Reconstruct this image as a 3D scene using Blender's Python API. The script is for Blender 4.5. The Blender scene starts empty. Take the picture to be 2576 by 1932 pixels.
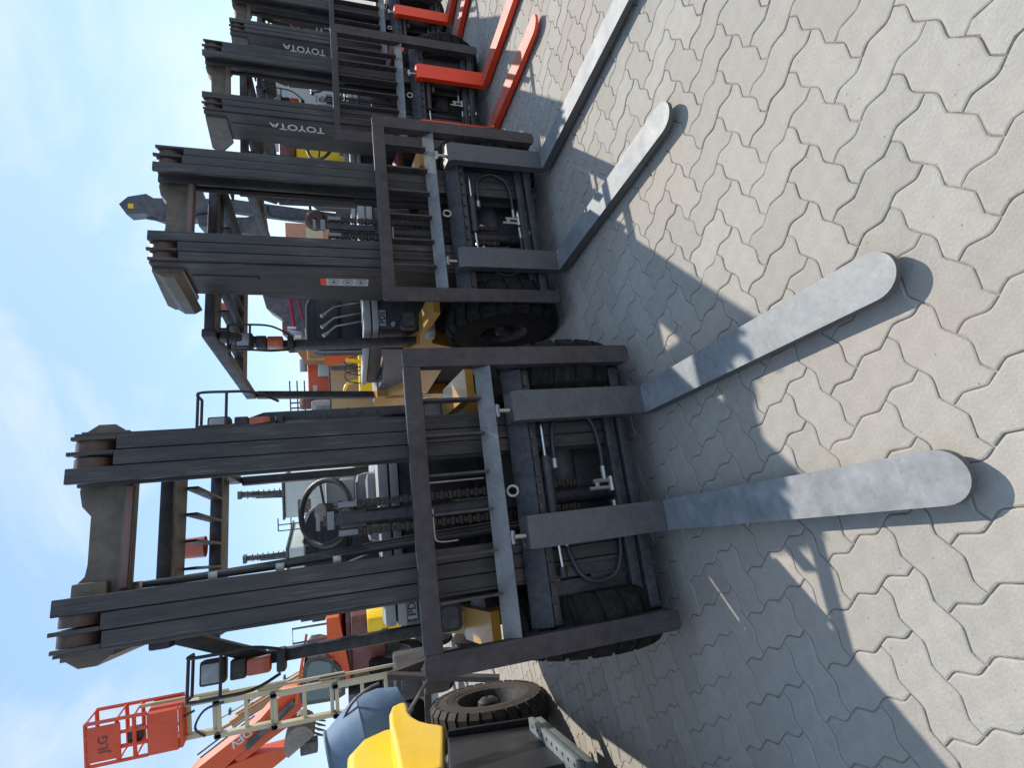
import bpy, bmesh, math, random
from mathutils import Vector, Matrix
random.seed(7)
S = bpy.context.scene
COL = S.collection

# ------------------------------------------------------------------ camera
cd = bpy.data.cameras.new("camera")
cam = bpy.data.objects.new("camera", cd)
COL.objects.link(cam)
cd.sensor_fit = 'HORIZONTAL'; cd.sensor_width = 36.0
cd.lens = 1347.55 / 2576 * 36.0
cd.clip_start = 0.05; cd.clip_end = 3000
PITCH, ROLL, CH = 0.30739, -0.03993, 1.298
fw = Vector((0, math.cos(PITCH), -math.sin(PITCH)))
up = Vector((0, math.sin(PITCH), math.cos(PITCH)))
rt = Vector((1, 0, 0))
cr, sr = math.cos(ROLL), math.sin(ROLL)
rt2 = cr * rt + sr * up
up2 = -sr * rt + cr * up
# the phone was held upright but the picture is stored on its side: picture right = down in the place
Xc, Yc, Zc = -up2, rt2, -fw
M = Matrix(((Xc.x, Yc.x, Zc.x, 0), (Xc.y, Yc.y, Zc.y, 0), (Xc.z, Yc.z, Zc.z, CH), (0, 0, 0, 1)))
cam.matrix_world = M
S.camera = cam
S.render.resolution_x = 1024; S.render.resolution_y = 769

# ------------------------------------------------------------------ light
TOSUN = Vector((0.54, 0.84, 1.02)).normalized()
elev = math.asin(TOSUN.z)
az = math.atan2(TOSUN.x, TOSUN.y)
W = bpy.data.worlds.new("World"); S.world = W; W.use_nodes = True
nt = W.node_tree; N = nt.nodes; L = nt.links
bg = N["Background"]; bg.inputs[1].default_value = 0.138
sky = N.new("ShaderNodeTexSky"); sky.sky_type = 'NISHITA'; sky.sun_disc = False
sky.sun_elevation = elev; sky.sun_rotation = az
sky.air_density = 1.0; sky.dust_density = 0.35; sky.ozone_density = 2.0
tc = N.new("ShaderNodeTexCoord"); mp = N.new("ShaderNodeMapping")
mp.inputs['Scale'].default_value = (1.0, 1.0, 1.5)
mp.inputs['Rotation'].default_value = (0.0, 0.0, 0.7)
L.new(tc.outputs['Generated'], mp.inputs['Vector'])
n1 = N.new("ShaderNodeTexNoise"); n1.inputs['Scale'].default_value = 2.6; n1.inputs['Detail'].default_value = 9
n1.inputs['Roughness'].default_value = 0.56; n1.inputs['Distortion'].default_value = 0.35
L.new(mp.outputs[0], n1.inputs['Vector'])
cr1 = N.new("ShaderNodeValToRGB")
cr1.color_ramp.elements[0].position = 0.47; cr1.color_ramp.elements[0].color = (0, 0, 0, 1)
cr1.color_ramp.elements[1].position = 0.80; cr1.color_ramp.elements[1].color = (0.95, 0.95, 0.95, 1)
L.new(n1.outputs[0], cr1.inputs[0])
mx = N.new("ShaderNodeMix"); mx.data_type = 'RGBA'
L.new(cr1.outputs[0], mx.inputs[0])
mx.inputs[7].default_value = (5.9, 6.1, 6.1, 1)
tint = N.new('ShaderNodeMix'); tint.data_type = 'RGBA'; tint.blend_type = 'MULTIPLY'; tint.inputs[0].default_value = 1.0
tint.inputs[7].default_value = (1.0, 1.0, 1.0, 1)
hz = N.new('ShaderNodeMix'); hz.data_type = 'RGBA'; hz.inputs[0].default_value = 0.62; hz.inputs[7].default_value = (3.0, 4.5, 6.8, 1)
L.new(sky.outputs[0], hz.inputs[6]); L.new(hz.outputs[2], mx.inputs[6])
L.new(mx.outputs[2], tint.inputs[6]); L.new(tint.outputs[2], bg.inputs[0])
sd = bpy.data.lights.new("sun", 'SUN'); sd.energy = 4.5; sd.angle = math.radians(0.53); sd.color = (1.0, 0.945, 0.85)
sun = bpy.data.objects.new("sun", sd); COL.objects.link(sun)
sun.rotation_euler = TOSUN.to_track_quat('Z', 'Y').to_euler()
vs = S.view_settings
vs.view_transform = 'Standard'; vs.look = 'None'; vs.exposure = 0.35; vs.gamma = 1.0; vs.use_curve_mapping = False
S.render.engine = 'CYCLES'

# ------------------------------------------------------------------ materials
MATS = {}
def mat(name, col, rough=0.5, metal=0.0, var=0.12, bump=0.15, scale=18.0, dust=0.0, dustcol=(0.36, 0.31, 0.26), coat=0.0, spec=0.5, stretch=None, island=0.0, scratch=0.0):
    if name in MATS: return MATS[name]
    m = bpy.data.materials.new(name); m.use_nodes = True
    n = m.node_tree.nodes; l = m.node_tree.links; b = n["Principled BSDF"]
    b.inputs['Metallic'].default_value = metal
    b.inputs['Specular IOR Level'].default_value = spec
    b.inputs['Coat Weight'].default_value = coat
    t = n.new("ShaderNodeTexCoord"); mpn = n.new("ShaderNodeMapping")
    if stretch: mpn.inputs['Scale'].default_value = stretch
    l.new(t.outputs['Object'], mpn.inputs['Vector'])
    a = n.new("ShaderNodeTexNoise"); a.inputs['Scale'].default_value = scale; a.inputs['Detail'].default_value = 8; a.inputs['Roughness'].default_value = 0.65
    l.new(mpn.outputs[0], a.inputs['Vector'])
    c = n.new("ShaderNodeTexNoise"); c.inputs['Scale'].default_value = scale * 0.16; c.inputs['Detail'].default_value = 6
    l.new(mpn.outputs[0], c.inputs['Vector'])
    r = n.new("ShaderNodeMapRange"); r.inputs[1].default_value = 0.3; r.inputs[2].default_value = 0.7
    r.inputs[3].default_value = 1 - var; r.inputs[4].default_value = 1 + var
    l.new(a.outputs[0], r.inputs[0])
    r2 = n.new("ShaderNodeMapRange"); r2.inputs[1].default_value = 0.3; r2.inputs[2].default_value = 0.7
    r2.inputs[3].default_value = 1 - var; r2.inputs[4].default_value = 1 + var
    l.new(c.outputs[0], r2.inputs[0])
    mul = n.new("ShaderNodeMath"); mul.operation = 'MULTIPLY'; l.new(r.outputs[0], mul.inputs[0]); l.new(r2.outputs[0], mul.inputs[1])
    last = mul.outputs[0]
    if island:
        gi = n.new("ShaderNodeNewGeometry"); oi = n.new("ShaderNodeObjectInfo")
        ad = n.new("ShaderNodeMath"); ad.operation = 'ADD'; l.new(gi.outputs['Random Per Island'], ad.inputs[0]); l.new(oi.outputs['Random'], ad.inputs[1])
        fr = n.new("ShaderNodeMath"); fr.operation = 'FRACT'; l.new(ad.outputs[0], fr.inputs[0])
        r3 = n.new("ShaderNodeMapRange"); r3.inputs[3].default_value = 1 - island; r3.inputs[4].default_value = 1 + island; l.new(fr.outputs[0], r3.inputs[0])
        m2 = n.new("ShaderNodeMath"); m2.operation = 'MULTIPLY'; l.new(last, m2.inputs[0]); l.new(r3.outputs[0], m2.inputs[1]); last = m2.outputs[0]
    sc = n.new("ShaderNodeVectorMath"); sc.operation = 'SCALE'; sc.inputs[0].default_value = col
    l.new(last, sc.inputs['Scale'])
    out = sc.outputs[0]
    if dust:
        d = n.new("ShaderNodeTexNoise"); d.inputs['Scale'].default_value = scale * 0.5; d.inputs['Detail'].default_value = 10; d.inputs['Roughness'].default_value = 0.7
        l.new(mpn.outputs[0], d.inputs['Vector'])
        dr = n.new("ShaderNodeMapRange"); dr.inputs[1].default_value = 0.42; dr.inputs[2].default_value = 0.72; dr.inputs[4].default_value = dust
        l.new(d.outputs[0], dr.inputs[0])
        mm = n.new("ShaderNodeMix"); mm.data_type = 'RGBA'; l.new(dr.outputs[0], mm.inputs[0]); l.new(out, mm.inputs[6])
        mm.inputs[7].default_value = (*dustcol, 1); out = mm.outputs[2]
    if scratch:
        sm = n.new("ShaderNodeMapping"); sm.inputs['Scale'].default_value = (220, 220, 5); l.new(t.outputs['Object'], sm.inputs['Vector'])
        sn = n.new("ShaderNodeTexNoise"); sn.inputs['Scale'].default_value = 1.0; sn.inputs['Detail'].default_value = 5; l.new(sm.outputs[0], sn.inputs['Vector'])
        sg = n.new("ShaderNodeTexNoise"); sg.inputs['Scale'].default_value = 5.0; sg.inputs['Detail'].default_value = 8; l.new(t.outputs['Object'], sg.inputs['Vector'])
        a1 = n.new("ShaderNodeMapRange"); a1.inputs[1].default_value = 0.52; a1.inputs[2].default_value = 0.66; l.new(sn.outputs[0], a1.inputs[0])
        a2 = n.new("ShaderNodeMapRange"); a2.inputs[1].default_value = 0.45; a2.inputs[2].default_value = 0.65; a2.inputs[4].default_value = scratch; l.new(sg.outputs[0], a2.inputs[0])
        am = n.new("ShaderNodeMath"); am.operation = 'MULTIPLY'; l.new(a1.outputs[0], am.inputs[0]); l.new(a2.outputs[0], am.inputs[1])
        ms = n.new("ShaderNodeMix"); ms.data_type = 'RGBA'; ms.inputs[7].default_value = (0.21, 0.20, 0.19, 1)
        l.new(am.outputs[0], ms.inputs[0]); l.new(out, ms.inputs[6]); out = ms.outputs[2]
    l.new(out, b.inputs['Base Color'])
    rr = n.new("ShaderNodeMapRange"); rr.inputs[1].default_value = 0.3; rr.inputs[2].default_value = 0.7
    rr.inputs[3].default_value = max(0.03, rough - 0.1); rr.inputs[4].default_value = min(1, rough + 0.1)
    l.new(c.outputs[0], rr.inputs[0]); l.new(rr.outputs[0], b.inputs['Roughness'])
    if bump:
        bp = n.new("ShaderNodeBump"); bp.inputs['Strength'].default_value = bump; bp.inputs['Distance'].default_value = 0.002
        l.new(a.outputs[0], bp.inputs['Height']); l.new(bp.outputs[0], b.inputs['Normal'])
    MATS[name] = m
    return m

def flat(name, col, rough=0.5, **k): return mat(name, col, rough, var=0.04, bump=0.0, **k)

PAV = mat("paver_concrete", (0.318, 0.297, 0.262), 0.92, var=0.09, bump=0.8, scale=130, spec=0.25, island=0.075)
def paver_extra():
    m = PAV; n = m.node_tree.nodes; l = m.node_tree.links; b = n["Principled BSDF"]
    src = b.inputs['Base Color'].links[0].from_socket
    g = n.new("ShaderNodeNewGeometry")
    # world-space stains in soft warm patches and pinholes
    s = n.new("ShaderNodeTexNoise"); s.inputs['Scale'].default_value = 1.7; s.inputs['Detail'].default_value = 7; l.new(g.outputs['Position'], s.inputs['Vector'])
    r = n.new("ShaderNodeMapRange"); r.inputs[1].default_value = 0.40; r.inputs[2].default_value = 0.75; r.inputs[4].default_value = 0.42; l.new(s.outputs[0], r.inputs[0])
    mx = n.new("ShaderNodeMix"); mx.data_type = 'RGBA'; mx.inputs[7].default_value = (0.345, 0.275, 0.22, 1)
    l.new(r.outputs[0], mx.inputs[0]); l.new(src, mx.inputs[6])
    v = n.new("ShaderNodeTexVoronoi"); v.inputs['Scale'].default_value = 30; l.new(g.outputs['Position'], v.inputs['Vector'])
    v2 = n.new("ShaderNodeTexNoise"); v2.inputs['Scale'].default_value = 9; l.new(g.outputs['Position'], v2.inputs['Vector'])
    lt = n.new("ShaderNodeMapRange"); lt.inputs[1].default_value = 0.04; lt.inputs[2].default_value = 0.10; lt.inputs[3].default_value = 0.75; lt.inputs[4].default_value = 0.0
    l.new(v.outputs['Distance'], lt.inputs[0])
    gt = n.new("ShaderNodeMapRange"); gt.inputs[1].default_value = 0.47; gt.inputs[2].default_value = 0.56; l.new(v2.outputs[0], gt.inputs[0])
    mu = n.new("ShaderNodeMath"); mu.operation = 'MULTIPLY'; l.new(lt.outputs[0], mu.inputs[0]); l.new(gt.outputs[0], mu.inputs[1])
    m3 = n.new("ShaderNodeMix"); m3.data_type = 'RGBA'; m3.inputs[7].default_value = (0.13, 0.105, 0.09, 1)
    l.new(mu.outputs[0], m3.inputs[0]); l.new(mx.outputs[2], m3.inputs[6])
    l.new(m3.outputs[2], b.inputs['Base Color'])
paver_extra()
SAND = mat("joint_sand", (0.25, 0.22, 0.19), 0.95, var=0.25, bump=0.5, scale=90, spec=0.1)
MAST = mat("mast_steel", (0.048, 0.043, 0.041), 0.46, var=0.3, bump=0.14, scale=30, dust=0.3, dustcol=(0.12, 0.10, 0.085), stretch=(1, 1, 0.12), spec=0.35, scratch=0.6)
FRAME = mat("carriage_paint", (0.050, 0.041, 0.043), 0.42, var=0.22, bump=0.14, scale=26, dust=0.25, dustcol=(0.12, 0.095, 0.085), spec=0.35, scratch=0.12)
CARR = mat("carriage_steel", (0.032, 0.032, 0.036), 0.42, var=0.3, bump=0.2, scale=40, dust=0.3, dustcol=(0.12, 0.11, 0.105), spec=0.4, scratch=0.12)
SHANK = mat("shaded_fork_paint", (0.080, 0.076, 0.075), 0.5, var=0.16, bump=0.12, scale=60, dust=0.15, dustcol=(0.14, 0.13, 0.12))  # darker than the blade to hold the shade on upright faces
BLADE = mat("worn_lit_fork_steel", (0.225, 0.232, 0.235), 0.6, metal=0.1, var=0.24, bump=0.3, scale=60, dust=0.7, dustcol=(0.145, 0.158, 0.172), scratch=0.35)  # worn top; also paler for the skylight that upright shanks miss
MIDBAR = mat("worn_skylit_bar_steel", (0.19, 0.185, 0.18), 0.55, var=0.3, bump=0.3, scale=50, dust=0.6, dustcol=(0.09, 0.088, 0.09))
REDF = mat("red_fork_paint", (0.88, 0.055, 0.008), 0.42, var=0.08, bump=0.1, scale=50, dust=0.03, dustcol=(0.42, 0.14, 0.09))
REDB = mat("red_fork_blade_paint", (0.48, 0.10, 0.06), 0.5, var=0.12, bump=0.1, scale=50, dust=0.6, dustcol=(0.45, 0.22, 0.17))
OLIVE = mat("crossbar_paint", (0.105, 0.085, 0.060), 0.5, var=0.2, bump=0.15, scale=20, dust=0.45, dustcol=(0.19, 0.155, 0.11))
RUST = mat("roller_rust", (0.085, 0.05, 0.036), 0.55, var=0.3, bump=0.2, scale=40)
CHAIN = mat("chain_grease", (0.045, 0.033, 0.025), 0.5, metal=0.4, var=0.35, bump=0.3, scale=90, dust=0.3, dustcol=(0.14, 0.10, 0.07))
RUBBER = mat("rubber", (0.015, 0.014, 0.013), 0.75, var=0.2, bump=0.25, scale=60, dust=0.2, dustcol=(0.06, 0.052, 0.043), spec=0.2)
RUBBERD = mat("dusty_sidewall", (0.05, 0.041, 0.037), 0.8, var=0.2, bump=0.3, scale=60, dust=0.4, dustcol=(0.10, 0.09, 0.078), spec=0.25)
TREAD = mat("dusty_tread", (0.012, 0.011, 0.010), 0.85, var=0.25, bump=0.3, scale=50, dust=0.28, dustcol=(0.085, 0.066, 0.05), spec=0.15)
HOSE = mat("hose_rubber", (0.035, 0.034, 0.036), 0.45, var=0.15, bump=0.2, scale=120)
FIT = mat("zinc_fitting", (0.42, 0.41, 0.38), 0.35, metal=0.8, var=0.15, bump=0.1, scale=60)
CHROME = mat("chrome_rod", (0.55, 0.55, 0.56), 0.22, metal=1.0, var=0.05, bump=0.0)
CATY = mat("golden_paint", (0.42, 0.215, 0.035), 0.38, var=0.08, bump=0.06, scale=14, dust=0.25, dustcol=(0.36, 0.25, 0.14), coat=0.2)
DARK = mat("black_plastic", (0.018, 0.018, 0.021), 0.5, var=0.15, bump=0.1, scale=50, dust=0.12)
GRYP = mat("grey_panel", (0.20, 0.21, 0.23), 0.5, var=0.08, bump=0.05, scale=30, dust=0.2)
GRYB = mat("blue_grey_plastic", (0.085, 0.10, 0.135), 0.32, var=0.08, bump=0.05, scale=30, coat=0.2)
GRYL = mat("light_grey_plastic", (0.34, 0.35, 0.35), 0.5, var=0.06, bump=0.05, scale=40, dust=0.2)
VINYL = mat("seat_vinyl", (0.022, 0.022, 0.026), 0.48, var=0.1, bump=0.3, scale=120, spec=0.6)
NAVY = mat("navy_black_panel", (0.012, 0.013, 0.019), 0.45, var=0.1, bump=0.1, scale=40)
STRIP = flat("faded_strip", (0.17, 0.10, 0.10), 0.6)
WHT = flat("white_print", (0.62, 0.62, 0.60), 0.6)
ORL = flat("orange_lens", (0.48, 0.075, 0.015), 0.25, coat=0.5)
LENS = mat("lamp_glass", (0.30, 0.32, 0.33), 0.15, var=0.2, bump=0.4, scale=160, coat=0.6)
REDD = flat("red_plastic", (0.50, 0.012, 0.03), 0.35)
YEL = mat("yellow_paint", (0.86, 0.55, 0.008), 0.34, var=0.05, bump=0.03, scale=8, coat=0.2, spec=0.35)
TEALG = mat("tinted_cab_glass", (0.03, 0.075, 0.072), 0.08, var=0.2, bump=0.0, spec=0.9, coat=0.3)
ORG = mat("orange_paint", (0.70, 0.095, 0.015), 0.42, var=0.08, bump=0.05, scale=6, dust=0.2, dustcol=(0.45, 0.13, 0.05))
ORGD = mat("brown_orange_paint", (0.42, 0.20, 0.06), 0.5, var=0.1, bump=0.05, scale=6, dust=0.3)
MAROON = mat("maroon_paint_and_shade", (0.13, 0.03, 0.02), 0.5, var=0.15, bump=0.08, scale=6, dust=0.2)
CREAM = mat("cream_paint", (0.52, 0.44, 0.28), 0.5, var=0.1, bump=0.05, scale=12, dust=0.3)
BASKET = mat("basket_red", (0.66, 0.075, 0.018), 0.45, var=0.12, bump=0.05, scale=10, dust=0.15, dustcol=(0.4, 0.14, 0.07))
MIXB = mat("mixer_blue", (0.085, 0.155, 0.25), 0.62, var=0.1, bump=0.1, scale=9, dust=0.3, dustcol=(0.20, 0.23, 0.26), spec=0.3)
TAN = mat("tan_sheet", (0.43, 0.28, 0.12), 0.55, var=0.06, bump=0.05, scale=5, dust=0.3)
SALM = mat("salmon_sheet", (0.48, 0.22, 0.13), 0.6, var=0.06, bump=0.05, scale=5, dust=0.2)
RIG = mat("rig_paint", (0.52, 0.58, 0.53), 0.5, var=0.1, bump=0.05, scale=4, dust=0.3)
STEEL = mat("dark_steel", (0.05, 0.052, 0.058), 0.5, var=0.2, bump=0.1, scale=10, dust=0.35)
SLATE = mat("slate_boom_paint", (0.055, 0.062, 0.08), 0.45, var=0.15, bump=0.1, scale=10, dust=0.3)
BUCKET = mat("worn_bucket", (0.23, 0.19, 0.16), 0.6, var=0.25, bump=0.3, scale=14, dust=0.4)
STEPM = mat("step_alloy", (0.19, 0.225, 0.225), 0.45, metal=0.3, var=0.1, bump=0.15, scale=50)
MAT_HOLE_SHADE = flat("hole_shade_black", (0.012, 0.012, 0.014), 0.8)

# ------------------------------------------------------------------ mesh helpers
class MB:
    def __init__(s, xf=None): s.bm = bmesh.new(); s.xf = xf
    def _add(s, vs, fs):
        bv = [s.bm.verts.new(s.xf @ Vector(v) if s.xf else Vector(v)) for v in vs]
        for f in fs:
            try: s.bm.faces.new([bv[i] for i in f])
            except ValueError: pass
        return s
    def box(s, x0, x1, y0, y1, z0, z1, bev=0.0, m=None):
        if bev:
            t = bmesh.new()
            bmesh.ops.create_cube(t, size=1.0)
            for v in t.verts:
                v.co = Vector(((x0 + x1) / 2 + v.co.x * (x1 - x0), (y0 + y1) / 2 + v.co.y * (y1 - y0), (z0 + z1) / 2 + v.co.z * (z1 - z0)))
            bmesh.ops.bevel(t, geom=list(t.edges), offset=min(bev, abs(x1 - x0) * .45, abs(y1 - y0) * .45, abs(z1 - z0) * .45), segments=2, affect='EDGES', profile=0.6)
            t.verts.index_update()
            vs = [v.co.copy() for v in t.verts]; fs = [[v.index for v in f.verts] for f in t.faces]
            t.free()
        else:
            vs = [Vector((x, y, z)) for x in (x0, x1) for y in (y0, y1) for z in (z0, z1)]
            fs = [(0, 1, 3, 2), (4, 6, 7, 5), (0, 4, 5, 1), (2, 3, 7, 6), (0, 2, 6, 4), (1, 5, 7, 3)]
        if m is not None: vs = [m @ v for v in vs]
        return s._add(vs, fs)
    def beam(s, a, b, w, h, upv=(0, 0, 1), bev=0.0):
        a = Vector(a); b = Vector(b); d = b - a; ln = d.length; d.normalize()
        u = Vector(upv); x = d.cross(u)
        if x.length < 1e-4: x = d.cross(Vector((1, 0, 0)))
        x.normalize(); u = x.cross(d)
        m = Matrix(((x.x, d.x, u.x, a.x), (x.y, d.y, u.y, a.y), (x.z, d.z, u.z, a.z), (0, 0, 0, 1)))
        return s.box(-w / 2, w / 2, 0, ln, -h / 2, h / 2, bev, m)
    def prism(s, pts, axis, a, b):
        """pts: 2-D outline; axis 'x','y','z' is the extrusion axis from a to b"""
        def P(p, t):
            return {'x': (t, p[0], p[1]), 'y': (p[0], t, p[1]), 'z': (p[0], p[1], t)}[axis]
        n = len(pts)
        vs = [P(p, a) for p in pts] + [P(p, b) for p in pts]
        fs = [list(range(n)), list(range(2 * n - 1, n - 1, -1))] + [(i, (i + 1) % n, n + (i + 1) % n, n + i) for i in range(n)]
        return s._add(vs, fs)
    def tube(s, pts, r, seg=8, closed=False):
        pts = [Vector(p) for p in pts]; n = len(pts); rings = []
        prev = None
        for i, p in enumerate(pts):
            if closed: d = pts[(i + 1) % n] - pts[i - 1]
            else: d = pts[min(i + 1, n - 1)] - pts[max(i - 1, 0)]
            d.normalize()
            if prev is None:
                u = d.cross(Vector((0, 0, 1)))
                if u.length < 0.05: u = d.cross(Vector((0, 1, 0)))
            else: u = prev - d * prev.dot(d)
            u.normalize(); prev = u; w = d.cross(u)
            rr = r[i] if isinstance(r, (list, tuple)) else r
            rings.append([p + rr * (math.cos(2 * math.pi * k / seg) * u + math.sin(2 * math.pi * k / seg) * w) for k in range(seg)])
        vs = [v for ring in rings for v in ring]; fs = []
        for i in range(n if closed else n - 1):
            j = (i + 1) % n
            for k in range(seg):
                k2 = (k + 1) % seg
                fs.append((i * seg + k, i * seg + k2, j * seg + k2, j * seg + k))
        if not closed:
            fs.append(list(range(seg - 1, -1, -1))); fs.append([(n - 1) * seg + k for k in range(seg)])
        return s._add(vs, fs)
    def cyl(s, a, b, r, seg=16, r2=None): return s.tube([a, b], [r, r if r2 is None else r2], seg)
    def lathe(s, prof, c, axis='x', seg=32, a0=0.0, a1=2 * math.pi):
        """prof: (along axis, radius)"""
        c = Vector(c); full = abs(a1 - a0 - 2 * math.pi) < 1e-6
        k = seg if full else seg + 1; vs = []
        for i in range(k):
            t = a0 + (a1 - a0) * i / seg; ct, st = math.cos(t), math.sin(t)
            for (h, r) in prof:
                if axis == 'x': v = Vector((h, r * ct, r * st))
                elif axis == 'y': v = Vector((r * ct, h, r * st))
                else: v = Vector((r * ct, r * st, h))
                vs.append(c + v)
        n = len(prof); fs = []
        for i in range(seg):
            j = (i + 1) % k
            for q in range(n - 1):
                fs.append((i * n + q, i * n + q + 1, j * n + q + 1, j * n + q))
        return s._add(vs, fs)
    def build(s, name, m, parent=None, smooth=True, bevel=0.0, split=False, stuff=False):
        if split:
            seen = set(); res = None
            s.bm.verts.ensure_lookup_table(); s.bm.verts.index_update()
            for v in s.bm.verts:
                if v.index in seen: continue
                st = [v]; isl = []; seen.add(v.index)
                while st:
                    w = st.pop(); isl.append(w)
                    for e in w.link_edges:
                        o = e.other_vert(w)
                        if o.index not in seen: seen.add(o.index); st.append(o)
                ids = {w.index: k for k, w in enumerate(isl)}
                fs = {tuple(ids[x.index] for x in f.verts) for w in isl for f in w.link_faces}
                q = MB(); q._add([w.co.copy() for w in isl], list(fs))
                r = q.build(name, m, parent, smooth)
                res = res or r
            s.bm.free()
            return res
        bmesh.ops.recalc_face_normals(s.bm, faces=s.bm.faces)
        me = bpy.data.meshes.new(name); s.bm.to_mesh(me); s.bm.free()
        for p in me.polygons: p.use_smooth = smooth
        if smooth: me.set_sharp_from_angle(angle=math.radians(32))
        me.materials.append(m)
        o = bpy.data.objects.new(name, me); COL.objects.link(o)
        if parent: o.parent = parent
        if stuff: o['kind'] = 'stuff'
        return o

def arc(pts, sub=6):
    """Catmull-Rom through points"""
    P = [Vector(p) for p in pts]; out = []
    for i in range(len(P) - 1):
        p0 = P[max(i - 1, 0)]; p1 = P[i]; p2 = P[i + 1]; p3 = P[min(i + 2, len(P) - 1)]
        for k in range(sub):
            t = k / sub
            out.append(0.5 * ((2 * p1) + (-p0 + p2) * t + (2 * p0 - 5 * p1 + 4 * p2 - p3) * t * t + (-p0 + 3 * p1 - 3 * p2 + p3) * t ** 3))
    out.append(P[-1]); return out

def rrect(x0, x1, z0, z1, r, seg=4):
    out = []
    for cx, cz, a in ((x1 - r, z1 - r, 0), (x0 + r, z1 - r, 90), (x0 + r, z0 + r, 180), (x1 - r, z0 + r, 270)):
        for k in range(seg + 1):
            t = math.radians(a + 90 * k / seg); out.append((cx + r * math.cos(t), cz + r * math.sin(t)))
    return out

def tag(o, label=None, cat=None, group=None, kind=None):
    if label: o['label'] = label
    if cat: o['category'] = cat
    if group: o['group'] = group
    if kind: o['kind'] = kind
    return o
def empty(name, loc, yaw=0.0, **k):
    o = bpy.data.objects.new(name, None); COL.objects.link(o); o.location = loc; o.rotation_euler = (0, 0, yaw)
    o.empty_display_size = 0.2
    return tag(o, **k)
def lettering(name, body, size, m, parent, mx, extrude=0.0008, bold=0.0, xs=1.0):
    c = bpy.data.curves.new(name, 'FONT'); c.body = body; c.size = size; c.extrude = extrude; c.offset = bold
    c.align_x = 'CENTER'; c.align_y = 'CENTER'; c.resolution_u = 3
    t = bpy.data.objects.new(name + "_curve", c); COL.objects.link(t)
    bpy.context.view_layer.update()
    me = bpy.data.meshes.new_from_object(t)
    bpy.data.objects.remove(t); bpy.data.curves.remove(c)
    me.materials.clear(); me.materials.append(m)
    o = bpy.data.objects.new(name, me); COL.objects.link(o); o.parent = parent
    o.matrix_local = mx @ Matrix.Diagonal((xs, 1, 1, 1))
    return o
def frame_mx(loc, xdir, ydir):
    x = Vector(xdir).normalized(); y = Vector(ydir); y = (y - x * y.dot(x)).normalized(); z = x.cross(y)
    return Matrix(((x.x, y.x, z.x, loc[0]), (x.y, y.y, z.y, loc[1]), (x.z, y.z, z.z, loc[2]), (0, 0, 0, 1)))

# ------------------------------------------------------------------ ground
g = MB()
R_ = 900
g._add([(-R_, -R_, -0.0050), (R_, -R_, -0.0050), (R_, R_, -0.0050), (-R_, R_, -0.0050)], [(0, 1, 2, 3)])
pavement = g.build("pavement", SAND, smooth=False); tag(pavement, kind='structure')

U = 0.1125; TH = 0.7234; OX, OY = 0.7152, 0.951
e1 = Vector((math.cos(TH), math.sin(TH))); e2 = Vector((-math.sin(TH), math.cos(TH)))
AMP = 0.092
def edge_pts(p, q, fine=True):
    d = Vector(q) - Vector(p); n = Vector((-d.y, d.x))
    if fine: return [Vector(p) + d * t + n * AMP * k for t, k in ((0, 0), (.20, .76), (.29, .93), (.38, .62), (.62, -.62), (.71, -.93), (.80, -.76))]
    return [Vector(p), Vector(p) + d * 0.27 + n * AMP, Vector(p) + d * 0.73 - n * AMP]
def outline(cells, fine=True):
    (x, y), horiz = cells
    c = [(x, y), (x + 1, y), (x + 2, y), (x + 2, y + 1), (x + 1, y + 1), (x, y + 1)] if horiz else [(x, y), (x + 1, y), (x + 1, y + 1), (x + 1, y + 2), (x, y + 2), (x, y + 1)]
    out = []
    for i in range(6): out += edge_pts(c[i], c[(i + 1) % 6], fine)
    return out
def inset(pts, d):
    n = len(pts); out = []
    for i in range(n):
        a = pts[i - 1]; b = pts[i]; c = pts[(i + 1) % n]
        d1 = (b - a).normalized(); d2 = (c - b).normalized()
        n1 = Vector((-d1.y, d1.x)); n2 = Vector((-d2.y, d2.x))
        m = n1 + n2; m.normalize(); k = m.dot(n1)
        out.append(b + m * d / max(k, 0.5))
    return out
def paver_geo(horiz, z0=0.0, near=True):
    """local to paver centre, metres, unrotated lattice axes"""
    o = outline(((0, 0), horiz), near); c = Vector((1, .5)) if horiz else Vector((.5, 1))
    o = [(p - c) * U + Vector((random.gauss(0, .0005), random.gauss(0, .0005))) for p in o]
    rings = [(inset(o, 0.0058), 0.0), (inset(o, 0.0022), -0.0016), (inset(o, 0.0006), -0.0058)] if near else [(inset(o, 0.0034), 0.0), (inset(o, 0.0006), -0.0055)]
    n = len(o); vs = []; fs = [list(range(n))]
    for r, z in rings: vs += [(p.x, p.y, z) for p in r]
    for k in range(len(rings) - 1):
        for i in range(n):
            j = (i + 1) % n; fs.append((k * n + i, (k + 1) * n + i, (k + 1) * n + j, k * n + j))
    return vs, fs
RM = Matrix.Rotation(TH, 4, 'Z')
tiles = []
for i in range(-110, 190):
    for j in range(-150, 150):
        k = (i + j + 3) % 4
        if k not in (0, 2): continue
        horiz = (k == 0)
        c = (Vector((i + 1, j + .5)) if horiz else Vector((i + .5, j + 1))) * U
        w = e1 * c.x + e2 * c.y + Vector((OX, OY))
        if w.y < -0.6 or w.y > 13.5 or abs(w.x + 0.0) > 0.95 * w.y + 2.2: continue
        # in the camera frame?
        d = Vector((w.x, w.y, -CH)); dz = d.dot(fw)
        vis = False
        if dz > 0.2:
            u = d.dot(rt2) / dz * 1347.55; v = d.dot(up2) / dz * 1347.55
            vis = abs(u) < 966 + 40 and -1288 - 40 < v < 1288
        tiles.append((0 if vis else 1, d.length, w, horiz))
tiles.sort(key=lambda t: (t[0], t[1]))
near_n = 300
pm = {}
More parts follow.
